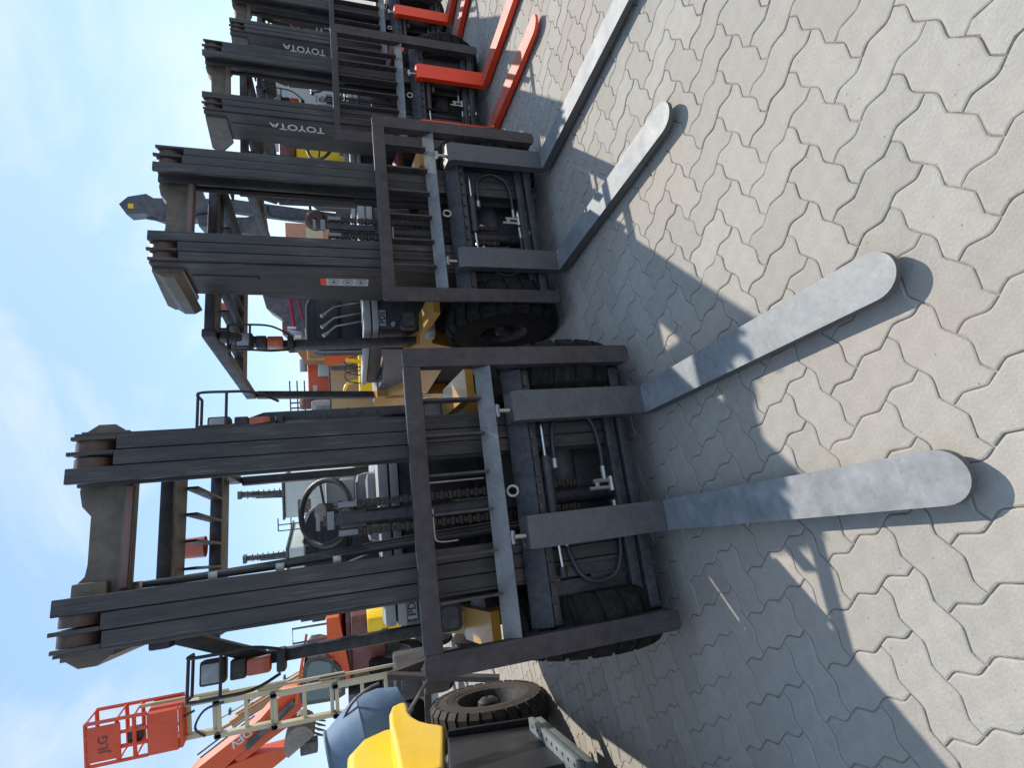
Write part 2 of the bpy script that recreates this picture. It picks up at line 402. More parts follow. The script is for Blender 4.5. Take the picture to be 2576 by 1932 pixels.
for hz in (True, False):
    vs, fs = paver_geo(hz)
    pm[hz] = []
    for k_ in range(10):
        vs, fs = paver_geo(hz)
        me = bpy.data.meshes.new("paver"); me.from_pydata([RM @ Vector(v) for v in vs], [], fs); me.materials.append(PAV); me.update()
        pm[hz].append(me)
for t in tiles[:near_n]:
    o = bpy.data.objects.new("paver", random.choice(pm[t[3]])); COL.objects.link(o); o.parent = pavement
    o.location = (t[2].x, t[2].y, random.uniform(-0.0013, 0.0008))
    o.rotation_euler = (random.gauss(0, 0.006), random.gauss(0, 0.006), random.gauss(0, 0.004))
bv, bf = [], []
fg = {hz: [paver_geo(hz, near=False) for _ in range(10)] for hz in (True, False)}
for t in tiles[near_n:]:
    vs, fs = random.choice(fg[t[3]]); b0 = len(bv); zz = random.uniform(-0.0013, 0.0008); sx = random.gauss(0, .006); sy = random.gauss(0, .006)
    for v in vs:
        p = RM @ Vector(v); bv.append((p.x + t[2].x, p.y + t[2].y, v[2] + zz + sx * p.x + sy * p.y))
    bf += [tuple(b0 + i for i in f) for f in fs]
me = bpy.data.meshes.new("distant_pavers"); me.from_pydata(bv, [], bf); me.materials.append(PAV); me.update()
o = bpy.data.objects.new("distant_pavers", me); COL.objects.link(o); o.parent = pavement; o['kind'] = 'stuff'
# paved yard beyond the individually laid stones, split round the laid field
g = MB()
g._add([(-R_, 13.0, -0.004), (R_, 13.0, -0.004), (R_, R_, -0.004), (-R_, R_, -0.004)], [(0, 1, 2, 3)])
yard = g.build("far_pavement", PAV, smooth=False); tag(yard, kind='structure')

# ------------------------------------------------------------------ forklift parts
def tyre(parent, cx, cy, cz, r, w, sgn_, lugs=22, rimr=None, rimcol=None, dish=0.05, name="wheel", side=None):
    rimr = rimr or r * 0.52
    h = w / 2
    m = MB()
    prof = [(-h * .9, rimr), (-h, r * .72), (-h * .92, r * .9), (-h * .7, r * .955), (h * .7, r * .955), (h * .92, r * .9), (h, r * .72), (h * .97, r * .70), (h * .98, rimr * 1.08), (h * .9, rimr), (h * .6, rimr * .97), (-h * .9, rimr)]
    m.lathe(prof, (cx, cy, cz), 'x', 40)
    wh = m.build(name, side or RUBBER, parent)
    t = MB()
    for i in range(lugs):
        for sgn in (-1, 1):
            a = 2 * math.pi * (i + (0.5 if sgn > 0 else 0)) / lugs
            rot = Matrix.Translation((cx, cy, cz)) @ Matrix.Rotation(a, 4, 'X')
            dw = 2 * math.pi * r / lugs * 0.36
            x0, x1 = (0.0, h * .97) if sgn > 0 else (-h * .97, 0.0)
            # a lug: skewed block wrapping over the shoulder
            vs = []
            for (x, rr, off) in ((x0 if sgn > 0 else x1, r, 0.0), (x1 * .72 if sgn > 0 else x0 * .72, r, .5), (x1 if sgn > 0 else x0, r * .93, .62)):
                for dy in (-dw, dw):
                    vs.append((x, dy + off * dw, math.sqrt(max(rr * rr - (dy + off * dw) ** 2, 0.01))))
                for dy in (-dw, dw):
                    vs.append((x, dy + off * dw, rr * .93))
            fs = [(0, 1, 5, 4), (4, 5, 9, 8), (0, 4, 6, 2), (4, 8, 10, 6), (1, 3, 7, 5), (5, 7, 11, 9), (0, 2, 3, 1), (8, 9, 11, 10)]
            t._add([rot @ Vector(v) for v in vs], fs)
    tr = t.build("tyre_tread", side or TREAD, wh, smooth=False); tr['kind'] = 'stuff'
    q = MB()
    s = sgn_
    q.lathe([(s * h * .9, rimr), (s * h * .86, rimr * .92), (s * (h * .9 - dish), rimr * .80), (s * (h * .9 - dish * 1.2), rimr * .45), (s * (h * .9 - dish), rimr * .36), (s * (h * .9 - dish * .2), rimr * .30), (s * (h * .9 - dish * .05), rimr * .20), (s * (h * .9), rimr * .10), (s * (h * .9 - dish * .1), 0.001)], (cx, cy, cz), 'x', 28)
    for i in range(6):
        a = 2 * math.pi * i / 6
        q.cyl((cx + s * (h * .9 - dish * 1.15), cy + rimr * .6 * math.cos(a), cz + rimr * .6 * math.sin(a)), (cx + s * (h * .9 - dish * .55), cy + rimr * .6 * math.cos(a), cz + rimr * .6 * math.sin(a)), rimr * .075, 8)
    q.build("rim", rimcol or GRYP, wh)
    return wh

def make_mast(root, T, mh=2.15, style='three', xs=1.0):
    T = T @ Matrix.Diagonal((xs, 1, 1, 1))
    def mb(): return MB(T)
    for s in (-1, 1):
        rails = [(.175, .2265, .11, .20, mh - .010), (.2295, .2805, .112, .24, mh - .14), (.2835, .332, .114, .30, mh - .145)]
        for i, (a, b, y0, y1, zt) in enumerate(rails):
            q = mb()
            x0, x1 = sorted((s * a, s * b))
            q.box(x0, x1, y0, y0 + .018, .06 + .02 * i, zt, .004)
            xo0, xo1 = sorted((s * (b - .013), s * b))
            q.box(xo0, xo1, y0 + .0185, y1, .06, mh - .014 - .004 * i, .003)      # web
            q.box(x0, x1, y1 + .0005, y1 + .018, .06, mh - .012 - .008 * i, .003)
            if i:  # thin fin that carries on to the top past the notch
                q.box(xo0, xo1, y0, y0 + .018, zt + .0005, mh - .008 * i, .002)
            q.build("mast_rail", MAST, root)
        for i, (a, b) in enumerate(((.228, .262), (.281, .318))):
            x0, x1 = s * a, s * b
            q = mb(); q.cyl((x0, .185, mh - .07), (x1, .185, mh - .07), .062, 24); q.build("mast_roller", RUST, root)
        # outer side plate (the deep flank seen from the side)
        q = mb(); x0, x1 = sorted((s * .334, s * .344))
        q.prism([(.12, .06), (.50, .06), (.50, 1.62), (.455, 1.66), (.45, mh - .12), (.40, mh - .09), (.20, mh - .02), (.13, mh - .02)], 'x', x0, x1)
        sp = q.build("side_plate", MAST, root)
        q = mb(); xa, xb = sorted((s * .3445, s * .352)); q.box(xa, xb, .235, .275, 1.66, mh - .18, .002); q.build("stiffener", MAST, sp)
        # top gusset
        q = mb(); xa, xb = s * .345, s * .41
        pts = [(s * .345, mh + .01), (s * .372, mh + .02), (s * .412, mh - .05), (s * .395, mh - .11), (s * .345, mh - .145)]
        q.prism([(.18, mh - .02), (.57, mh + .01), (.62, mh - .015), (.615, mh - .065), (.48, mh - .16), (.18, mh - .16)], 'x', *sorted((s * .3445, s * .362)))
        if style == 'three': q.prism([(s * .3622, mh - .03), (s * .388, mh - .065), (s * .388, mh - .115), (s * .3622, mh - .15)], 'y', .19, .62)
        q.build("gusset", OLIVE, root)
        # side lift cylinder behind the rails
        q = mb(); q.cyl((s * .26, .36, .15), (s * .26, .36, 1.15), .032, 14); lc = q.build("lift_cylinder", MAST, root)
        q = mb(); q.cyl((s * .26, .36, 1.15), (s * .26, .36, mh - .12), .017, 12); q.build("rod", CHAIN, lc)
    # crossbar at the top, with its scalloped upper edge
    q = mb()
    pts = [(-.225, mh - .02), (-.15, mh - .012), (-.115, mh - .045), (-.08, mh - .05), (.08, mh - .048), (.115, mh - .02), (.165, mh - .01), (.225, mh - .015), (.225, mh - .165), (-.225, mh - .165)]
    q.prism(pts, 'y', .235, .30)
    cb = q.build("top_crossbar", OLIVE, root)
    q = mb(); q.box(-.17, .17, .20, .234, mh - .185, mh - .150, .004); q.build("crossbar_lip", OLIVE, cb)
    if style == 'three':
        q = mb(); q.box(-.165, .165, .19, .1995, mh - .180, mh - .160, .001); q.build("warning_strip", STRIP, cb)
        q = mb(); q.box(-.20, -.135, .205, .2345, mh - .12, mh - .02, .008); q.build("crossbar_lug", OLIVE, cb)
    for z in (.12, .50):
        q = mb(); q.box(-.24, .24, .32, .38, z, z + .14, .008); q.build("mast_crossmember", MAST, root)
    # centre lift cylinder with its chains
    q = mb()
    q.cyl((-.020, .27, .12), (-.020, .27, 1.20), .034, 18)
    q.box(-.050, .010, .235, .305, 1.20, 1.30, .006)
    q.box(-.038, -.002, .225, .2345, 1.05, 1.36, .003)
    cc = q.build("centre_cylinder", CARR, root)
    q = mb()
    for x in (-.072, .034): q.box(x - .011, x + .011, .225, .245, 1.235, 1.305, .003)
    q.box(-.055, .012, .215, .224, 1.32, 1.345, .002); q.box(-.055, .012, .215, .224, 1.37, 1.385, .002)
    q.build("chain_anchor", GRYP, cc, split=True)
    for x in (-.072, .034):
        q = mb(); z = .30; k = 0
        while z < 1.30:
            hw = .017 if k % 2 else .012
            q.box(x - hw, x + hw, .232 + (.003 if k % 2 else 0), .250, z, z + .0165, .003); z += .0180; k += 1
        c = q.build("lift_chain", CHAIN, root); c['kind'] = 'stuff'
    # hoses down the inside of the left rail
    for i in range(3):
        q = mb(); y = .29 + .014 * i
        q.tube(arc([(-.135 - .020 * i, y, mh - .10), (-.150, y, mh - .085), (-.163, y, mh - .16), (-.160 + .006 * i, y, 1.5), (-.140 + .012 * i, y - .02, 1.0), (-.125 + .012 * i, y - .03, .45), (-.12, .2, .25)], 8), .0115, 8)
        q.build("mast_hose", HOSE, root)
    q = mb()
    for z in (1.95, 1.72, 1.50, 1.30): q.box(-.178, -.150, .272, .279, z, z + .03, .001)
    q.build("hose_clip", FIT, root, stuff=True)
    q = mb()
    for x in (.095, -.01): q.tube([(x, .31, .98), (x, .31, .70)], .0045, 6)
    q.tube(arc([(-.15, .2, .86), (-.145, .2, .94), (-.10, .2, .95), (-.02, .2, .95)], 5), .004, 6)
    q.build("bleed_pipe", FIT, root, stuff=True)

def make_carriage(root, T, bw=.585, bh=1.05, bars=(.377, .237, .087, -.054, -.204, -.355), fr=FRAME, topw=.066, lowz=.065):
    def mb(): return MB(T)
    q = mb(); w = .076
    def corner(s):
        x0, x1 = sorted((s * (bw - w), s * bw))
        pts = rrect(x0, x1, lowz, bh, .02, 4)
        return pts
    q.prism(corner(1), 'y', .0, .016); q.prism(corner(-1), 'y', .0, .016)
    q.box(-(bw - w) + .0005, (bw - w) - .0005, .0, .016, bh - topw, bh, .003)
    q.box(bw - w, bw - w + .010, .0165, .05, lowz + .02, bh - .02); q.box(-(bw - w + .010), -(bw - w), .0165, .05, lowz + .02, bh - .02)
    q.box(-(bw - w), (bw - w), .0165, .05, bh - .012, bh - .003)
    br = q.build("load_backrest", fr, root)
    # tilted middle bar, scuffed, its pale tone also standing for skylight
    q = mb(); i = bw - w - .001
    q.prism([(.002, .705), (.012, .700), (.058, .752), (.050, .760)], 'x', -i, i)
    mbar = q.build("middle_bar", MIDBAR, br)
    for x in bars:
        q = mb(); q.box(x - .0045, x + .0045, .010, .062, .752, bh - topw - .001, .001); q.build("upright_bar", fr, br)
    # fork bars
    e = .50
    q = mb(); q.box(-e, e, .058, .098, .525, .575, .006); q.prism([(.040, .566), (.046, .560), (.098, .576), (.098, .634), (.088, .636)], 'x', -e, e)
    x = -e + .03
    cbm = q.build("upper_fork_bar", CARR, root, split=True)
    q = mb()
    while x < e - .04:
        q.box(x, x + .045, .049, .0575, .538, .556, .002); x += .075
    n = q.build("fork_bar_notches", CARR, cbm, stuff=True)
    q = mb(); q.box(-e, e, .055, .090, .105, .150, .006); q.box(-e, e, .070, .100, .156, .204, .008)
    q.build("lower_fork_bar", CARR, root, split=True)
    for xa, xb in ((-.487, -.352), (.352, .487)):  # dark plates added behind the carriage to put black shade in its gaps
        q = MB(T); q.box(xa, xb, .112, .12, .07, .56, .003); q.build("carriage_shade_plate", DARK, root)
    for s in (-1, 1):
        x0, x1 = sorted((s * .488, s * .507))
        q = mb(); q.box(x0, x1, .10, .26, .07, .60, .004); q.build("carriage_side", CARR, root)
        x0, x1 = sorted((s * .30, s * .345))
        q = mb(); q.box(x0, x1, .108, .19, .09, .60, .008); q.build("carriage_upright", CARR, root)
    # side shift cylinder, rods
    q = mb(); q.cyl((-.10, .085, .492), (.135, .085, .492), .022, 16); q.cyl((-.335, .085, .485), (-.30, .085, .485), .018, 14)
    sc = q.build("side_shift_cylinder", CARR, root, split=True)
    q = mb(); q.cyl((.135, .085, .492), (.285, .085, .492), .009, 12); q.cyl((-.30, .085, .485), (-.10, .085, .492), .009, 12); q.build("piston_rod", CHROME, sc, split=True)
    # hoses
    q = mb()
    q.tube(arc([(.105, .10, .447), (.15, .095, .447), (.22, .09, .445), (.275, .09, .43), (.31, .09, .38), (.315, .09, .33), (.28, .09, .265), (.22, .09, .243), (.14, .09, .236), (.07, .095, .236)], 6), .0085, 8)
    q.build("carriage_hose", HOSE, root)
    q = mb()
    q.tube(arc([(-.20, .10, .447), (-.26, .095, .440), (-.335, .09, .41), (-.368, .09, .36), (-.372, .09, .31), (-.35, .09, .255), (-.29, .09, .225), (-.22, .09, .215), (-.12, .09, .212)], 6), .0085, 8)
    q.build("carriage_hose", HOSE, root)
    q = mb()
    q.cyl((.085, .10, .447), (.125, .10, .447), .012, 8); q.cyl((-.185, .10, .447), (-.225, .10, .447), .012, 8)
    q.cyl((.02, .095, .236), (.075, .095, .236), .011, 8); q.cyl((.015, .095, .20), (.015, .095, .29), .010, 8)
    q.cyl((-.015, .095, .215), (-.015, .095, .31), .009, 8); q.cyl((-.03, .095, .208), (.03, .095, .208), .013, 8); q.cyl((-.13, .095, .21), (-.07, .095, .21), .010, 8)
    q.box(-.02, .02, .09, .11, .262, .282, .003)
    q.build("hose_fitting", FIT, root, stuff=True)
    # lifting eye on the bar
    q = mb(); q.tube([(.008 + .020 * math.cos(t), .075, .650 + .022 * math.sin(t)) for t in [2 * math.pi * k / 14 for k in range(14)]], .006, 8, closed=True)
    q.build("lifting_eye", FIT, root)

def make_truck(root, paint=CATY, gz=2.0, badge='PDS', cabcol=DARK, hw=.55, rp=.485, inward=0.0):
    # overhead guard
    q = MB()
    q.box(-hw, hw, .54, .605, gz - .03, gz + .02, .01); q.box(-hw, hw, .60, .86, gz - .002, gz + .016, .004)
    gd = q.build("overhead_guard", cabcol, root)
    q = MB(); q.box(-.49, .49, 1.40, 1.44, gz - .04, gz + .02, .008); q.box(-.49, .49, 1.45, 1.80, gz - .002, gz + .016, .004); q.build("guard_header", cabcol, gd, split=True)
    for k in range(7):
        x = -.36 + .12 * k
        q = MB(); q.box(x - .006, x + .006, .862, 1.398, gz - .045, gz + .01, .002); q.build("guard_slat", cabcol, gd)
    for s in (-1, 1):
        q = MB(); q.beam((s * (hw - .02), .52, gz - .01), (s * (rp + .01), 1.90, gz - .02), .05, .075, bev=.012); q.build("guard_rail", cabcol, gd, split=True)
        q = MB(); q.beam((s * rp, 1.90, gz - .055), (s * (rp + .015), 2.00, .95), .055, .07, (0, 1, 0), bev=.012); q.build("rear_pillar", cabcol, gd)
        q = MB(); q.beam((s * (hw - .03), .60, gz - .04), (s * .525, .75, 1.65), .05, .075, (0, 1, 0), bev=.012)
        q.beam((s * .525, .75, 1.655), (s * .52, .72, .72), .05, .075, (0, 1, 0), bev=.012); q.build("front_pillar", cabcol, gd)
        # lamp cluster with its wire guard
        lo = inward if s > 0 else 0.0
        q = MB(); q.box(*sorted((s * .485 - lo, s * .578 - lo)), .63, .70, 1.785, 1.878, .012); lp = q.build("work_lamp", cabcol, gd)
        q = MB(); q.box(*sorted((s * .495 - lo, s * .568 - lo)), .618, .6295, 1.795, 1.868, .006); q.build("lens", LENS, lp)
        q = MB(); q.box(*sorted((s * .505 - lo, s * .57 - lo)), .635, .70, 1.62, 1.71, .012); q.build("indicator_lens", ORL, lp)
        q = MB(); q.box(*sorted((s * .50 - lo, s * .575 - lo)), .64, .70, 1.712, 1.77, .008); q.box(*sorted((s * .49 - lo, s * .58 - lo)), .655, .74, 1.565, 1.60, .01); q.build("indicator_housing", cabcol, lp, split=True)
        q = MB()
        xo, xi = s * .615, s * .46
        for x in (xo, xi):
            q.tube(arc([(x, .70, 1.915), (x, .585, 1.905), (x, .575, 1.80), (x, .60, 1.68), (x * .6 + s * .215, .66, 1.585)], 4), .0065, 6)
        q.tube([(xo, .585, 1.905), (xi, .585, 1.905)], .0065, 6); q.tube([(xo, .575, 1.79), (xi, .575, 1.79)], .0065, 6)
        q.tube([(xo, .70, 1.915), (xi, .70, 1.915)], .0065, 6)
        q.build("lamp_cage", DARK, lp, stuff=True)
    q = MB(); q.lathe([(0, .001), (0, .055), (.10, .052), (.12, .038), (.125, .001)], (-.01, 1.34, gz + .022), 'z', 20); q.build("beacon", ORL, gd)
    # cowl and floor
    q = MB(); q.box(-.47, .42, .62, .80, .62, 1.06, .02); cw = q.build("cowl", cabcol, root)
    q = MB(); q.box(-.475, .425, .60, .84, 1.062, 1.10, .008); q.box(-.475, .425, .62, .86, 1.108, 1.155, .010); q.build("cowl_cap", GRYL, cw, split=True)
    if badge:
        q = MB(); q.box(-.455, -.350, .607, .6195, 1.018, 1.060, .002); bd = q.build("badge", GRYL, cw)
        mxx = frame_mx((-.4025, .6062, 1.0385), (1, 0, 0), (0, 0, 1))
        lettering("badge_letters", badge, .048, DARK, bd, mxx, .0006, .001)
    q = MB(); q.cyl((-.445, .60, .975), (-.445, .62, .975), .014, 12); q.build("cowl_bolt", GRYL, cw)
    # dash, column, wheel
    q = MB(); q.box(.10, .235, .98, 1.06, 1.255, 1.40, .018); q.build("display", GRYL, root)
    q = MB(); q.box(.08, .27, 1.00, 1.16, 1.02, 1.25, .05); q.box(-.10, .24, .84, .98, 1.10, 1.20, .03); q.build("dashboard", GRYP, root, split=True)
    q = MB(); n = 28; ct = Vector((.07, .93, 1.40)); tl = math.radians(50)
    q.tube([ct + Vector((.16 * math.cos(t), .16 * math.sin(t) * math.cos(tl), .16 * math.sin(t) * math.sin(tl))) for t in [2 * math.pi * k / n for k in range(n)]], .0145, 10, closed=True)
    for a in (0.2, math.pi - .2, -math.pi / 2):
        q.beam(ct, ct + Vector((.155 * math.cos(a), .155 * math.sin(a) * math.cos(tl), .155 * math.sin(a) * math.sin(tl))), .022, .012)
    q.cyl(ct + Vector((0, .02, -.02)), ct + Vector((0, -.02, .024)), .045, 16)
    sw = q.build("steering_wheel", VINYL, root)
    q = MB(); q.cyl(ct, (.07, .80, 1.12), .025, 12); q.build("steering_column", DARK, sw)
    q = MB(); q.lathe([(0, .001), (0.0, .018), (.015, .026), (.035, .022), (.045, .001)], ct + Vector((-.125, .09, .075)), 'z', 12); q.build("spinner_knob", DARK, sw)
    # levers
    for i, (x, z) in enumerate(((-.25, 1.40), (-.33, 1.40), (-.39, 1.39))):
        q = MB(); q.tube([(x, .90, z), (x + .06, .90, z - .07), (x + .11, .93, z - .25)], [.006, .005, .005], 6); lv = q.build("hydraulic_lever", FIT, root)
        q = MB(); q.cyl((x - .012, .895, z + .012), (x + .015, .90, z - .022), .013, 10, .008); q.build("lever_knob", DARK if i == 9 else GRYL, lv)
    # seat
    q = MB(); pts = rrect(-.31, .15, 1.06, 1.53, .11, 6)
    q.prism(pts, 'y', 1.42, 1.52)
    q.box(-.28, .16, 1.38, 1.418, 1.06, 1.28, .018); q.box(-.22, .10, 1.385, 1.418, 1.30, 1.47, .018)
    st = q.build("seat_back", VINYL, root)
    q = MB(); q.box(-.27, .15, 1.02, 1.45, .94, 1.05, .035); q.build("seat_cushion", VINYL, st)
    q = MB(); q.tube([(x, 1.413, z) for x, z in rrect(-.315, .155, 1.06, 1.535, .11, 6)], .006, 6, closed=True); q.build("seat_piping", GRYL, st)
    # chassis, body, counterweight
    q = MB(); q.box(-.38, .38, .55, 1.9, .22, .70, .04); q.box(-.47, .47, .80, 1.9, .30, .62, .03); q.build("chassis", MAT_HOLE_SHADE, root)  # near-black colour stands for the deep shade between the rails
    for s in (-1, 1):
        q = MB()   # front fender sweeping back along the side
        pts = [(.18, .79), (.50, .83), (.66, .81), (.80, .90), (.95, .84), (1.60, .80), (1.9, .98), (1.9, .62), (1.1, .58), (.92, .62), (.80, .60), (.76, .55), (.66, .73), (.45, .78), (.20, .75)]
        q.prism(pts, 'x', *sorted((s * .43, s * .56)))
        q.build("fender", paint, root)
        q = MB(); q.prism([(.90, 1.04), (1.25, 1.00), (1.60, .99), (1.93, 1.02), (1.95, .93), (1.62, .80), (1.2, .845), (.92, .86)], 'x', *sorted((s * .40, s * .50))); q.build("mud_guard", GRYB, root)
        q = MB(); q.box(*sorted((s * .30, s * .41)), .90, 1.93, 1.005, 1.10, .01); q.build("seat_side", DARK, root)
        q = MB(); q.box(*sorted((s * .30, s * .44)), .92, 1.90, 1.102, 1.142, .015); q.build("sunlit_edge_strip", GRYL, root)  # pale strip painted for the sunlit edge above the seat side
        q = MB(); q.box(*sorted((s * .40, s * .585)), .46, .56, .735, .79, .022); q.build("sunlit_fender_cap", GRYL, root)  # pale grey cap, coloured light for the sunlit fender top
        q = MB(); q.prism(rrect(*sorted((s * .405, s * .52)), .84, .945, .025, 4), 'y', .50, .54); hl = q.build("head_lamp", DARK, root)
        q = MB(); q.prism(rrect(*sorted((s * .42, s * .505)), .857, .928, .018, 4), 'y', .494, .4995); q.build("lens", STEEL, hl)
        q = MB(); q.box(*sorted((s * .42, s * .59)), .82, 1.25, .32, .36, .01); q.build("step", STEEL, root)
    q = MB(); q.box(-.40, .40, 1.30, 2.1, .62, .98, .05); q.build("hood", paint, root)
    q = MB()
    pts = [(1.86, .30), (1.80, .70), (1.84, 1.02), (2.0, 1.05), (2.5, .98), (2.62, .80), (2.64, .35), (2.5, .28)]
    q.prism(pts, 'x', -.56, .56)
    cwt = q.build("counterweight", paint, root)
    tyre(root, -.52, .36, .345, .345, .235, -1, rimcol=DARK, rimr=.15); tyre(root, .52, .36, .345, .345, .235, 1, rimcol=DARK, rimr=.15)
    tyre(root, -.46, 2.05, .27, .27, .18, -1, 18); tyre(root, .46, 2.05, .27, .27, .18, 1, 18)
    q = MB(); q.cyl((-.45, .36, .345), (.45, .36, .345), .07, 14); q.build("front_axle", STEEL, root)
    return cwt

def tiltm(tilt, zh):
    c, s = math.cos(tilt), math.sin(tilt)
    return Matrix(((1, 0, 0, 0), (0, c, s, 0), (0, -s, c, zh), (0, 0, 0, 1)))

def forks(root, T, xs, L_, sh, shm, blm):
    for gx in xs:
        class P_: pass
        h = .061; w = .122
        m = MB(T)
        pts = [(-0.004, 0.045), (-0.004, sh - .034), (0.010, sh - .006), (0.085, sh + .004), (0.085, sh - .05), (0.048, sh - .055), (0.043, sh - .075), (0.043, 0.05), (0.038, 0.022), (0.02, 0.004), (-0.004, 0.0)]
        m.prism(pts, 'x', gx - h, gx + h); f = m.build("fork", shm, root)
        b = MB(T); n = 14
        def th(y):
            t = min(1, -y / L_); return min(.052, 0.036 * (1 - t) ** 0.5 + 0.016)
        ol = [(gx + h, -0.0045)] + [(gx + h, -(L_ - .08) * k / 6) for k in range(1, 6)]
        ol += [(gx + h * math.cos(a), -(L_ - h * 1.1) - h * 1.1 * math.sin(a)) for a in [math.pi * k / n for k in range(n + 1)]]
        ol += [(gx - h, -(L_ - .08) * k / 6) for k in range(5, 0, -1)] + [(gx - h, -0.0045)]
        N_ = len(ol)
        vt = [(x, y, 0.041) for x, y in ol]; vb = [(x, y, 0.041 - th(y)) for x, y in ol]
        b._add(vt + vb, [list(range(N_)), list(range(2 * N_ - 1, N_ - 1, -1))] + [(i, (i + 1) % N_, N_ + (i + 1) % N_, N_ + i) for i in range(N_)])
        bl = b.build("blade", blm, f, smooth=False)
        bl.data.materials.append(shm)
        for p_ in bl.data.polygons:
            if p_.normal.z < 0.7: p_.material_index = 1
        k = MB(T); k.cyl((gx - .01, .035, sh), (gx - .01, .035, sh + .045), 0.009, 10)
        k.tube([(gx - .035, .035, sh + .05), (gx - .012, .035, sh + .055), (gx + .014, .035, sh + .05)], [.008, .014, .010], 8)
        k.build("lock_pin", FIT, f)

# ---- the two dark-masted trucks with grey forks
A = empty("forklift", (-0.4085, 1.9433, 0), 0.28948, label="nearest forklift, tall dark mast with brown rollers, steering wheel visible between its rails", cat="forklift", group="forklifts parked in a row")
TA = tiltm(-0.0093, 0.0228)
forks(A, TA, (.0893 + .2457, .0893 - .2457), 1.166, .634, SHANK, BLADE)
make_carriage(A, TA); make_mast(A, TA); make_truck(A, badge='PDS', hw=.40, rp=.40, inward=.06)

B = empty("forklift", (1.01135, 2.98633, 0), 0.29616, label="dark forklift with grey forks and a white pictogram label on the side of its mast", cat="forklift", group="forklifts parked in a row")
TB = tiltm(-0.0151, 0.0296)
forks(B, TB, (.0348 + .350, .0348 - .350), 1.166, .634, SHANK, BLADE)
make_carriage(B, TB, bars=(.40, .25, .095, -.06, -.215, -.37)); make_mast(B, TB)
cwB = make_truck(B, badge='PDS')
lettering("maker_letters", "CAT", .17, WHT, cwB, frame_mx((-.5625, 1.95, .62), (.0, -1, .0), (0, 0, 1)), .001, .004)
# pictogram label on B's mast flank
q = MB(TB); q.box(-.3458, -.3445, .235, .315, 1.10, 1.325, 0); lb = q.build("warning_label", WHT, B)
q = MB(TB); q.box(-.3458, -.3445, .235, .315, 1.3255, 1.355, 0); q.build("label_header", REDF, lb)
q = MB(TB)
for zc_ in (1.14, 1.212, 1.285):
    q.tube([(-.3464, .275 + .026 * math.cos(t), zc_ + .026 * math.sin(t)) for t in [2 * math.pi * k / 16 for k in range(16)]], .0016, 4, closed=True)
    q.box(-.3468, -.3462, .262, .288, zc_ - .004, zc_ + .004); q.box(-.3468, -.3462, .271, .279, zc_ - .014, zc_ + .014)
    q.box(-.3468, -.3462, .24, .243, zc_ - .03, zc_ + .03)
q.build("label_pictogram", STEEL, lb, stuff=True)
# extra small things on B: lamp horn and blue-grey hydraulic bits behind its mast
q = MB(); q.tube(arc([(-.10, .55, 1.62), (-.09, .55, 1.50), (-.14, .55, 1.42), (-.16, .55, 1.30), (-.10, .55, 1.25)], 5), .010, 8); q.build("control_cable", HOSE, B)

# ---- the two trucks with red forks
def red_truck(loc, yaw, label, txt_z, tilt=-.011):
    R0 = empty("forklift", loc, yaw, label=label, cat="forklift", group="forklifts parked in a row")
    T = tiltm(tilt, .0248)
    forks(R0, T, (-.016 + .206, -.016 - .30), 1.18, .60, REDF, REDB)
    make_carriage(R0, T, bw=.50, bh=1.255, bars=(.31, .19, .06, -.06, -.19, -.31), topw=.05)
    make_mast(R0, T, mh=2.18, style='plain', xs=.87)
    make_truck(R0, paint=MAROON, badge=None)
    lettering("maker_letters", "TOYOTA", .105, WHT, R0, T @ frame_mx((-.3012, .215, txt_z), (0, 0, 1), (0, 1, 0)), .0008, .002, xs=.92)
    return R0
Cc = red_truck((2.409, 4.349, 0), .17, "forklift with red forks and white lettering on its mast, nearer of the two lettered ones", 1.525)
Dd = red_truck((3.806, 5.641, 0), .27, "farthest forklift with red forks and lettered mast, cut off by the picture edge", 1.5)

# ---- yellow truck at the left
Yk = empty("forklift", (-2.0085, 1.0433, 0), .28948, label="bright yellow forklift at the left edge with black side panel and perforated step", cat="forklift", group="forklifts parked in a row")
def soften(o, w, seg=4, ang=40):
    m_ = o.modifiers.new("bevel", 'BEVEL'); m_.width = w; m_.segments = seg; m_.limit_method = 'ANGLE'; m_.angle_limit = math.radians(ang)
q = MB()
pts = [(1.45, .84), (1.50, 1.26), (1.95, 1.37), (2.88, 1.36), (3.14, 1.26), (3.26, 1.10), (3.26, .86), (2.30, .84)]
q.prism(pts, 'x', .0, .335); hd = q.build("hood", YEL, Yk); soften(hd, .05)
q = MB(); q.prism(pts, 'x', -.52, -.003); hd = q.build("hood", YEL, Yk); soften(hd, .05)
q = MB()   # fender wrapping over the rear wheel
n_ = 14
outer = [(1.32, .92), (1.32, 1.10), (2.20, 1.085), (2.50, 1.085), (2.80, 1.07), (2.96, 1.04), (3.02, .98), (3.0, .93)]
inner = [(2.90, .93), (2.74, .94), (2.60, .925), (2.47, .89), (2.37, .84), (2.29, .78), (2.24, .765)]
q.prism(outer + inner, 'x', .34, .55); fd = q.build("fender", YEL, Yk); soften(fd, .045, 5, 45)
q = MB(); q.prism([(1.30, .26), (1.30, .90), (2.06, .785), (2.02, .50), (1.92, .25)], 'x', .12, .535); sp_ = q.build("side_panel", NAVY, Yk); soften(sp_, .015)
q = MB(); q.box(-.54, .115, 1.0, 2.8, .35, .815, .04); q.build("chassis", STEEL, Yk)
q = MB(); q.beam((.55, 1.94, .26), (.55, 2.075, .775), .04, .035, (0, 1, 0), bev=.012); q.build("panel_edge", RUBBER, Yk)
q = MB(); q.box(.46, .60, 1.10, 1.86, .300, .330, .006); q.box(.47, .59, 1.10, 1.86, .25, .299, .004); stp = q.build("step", STEPM, Yk)
q = MB()
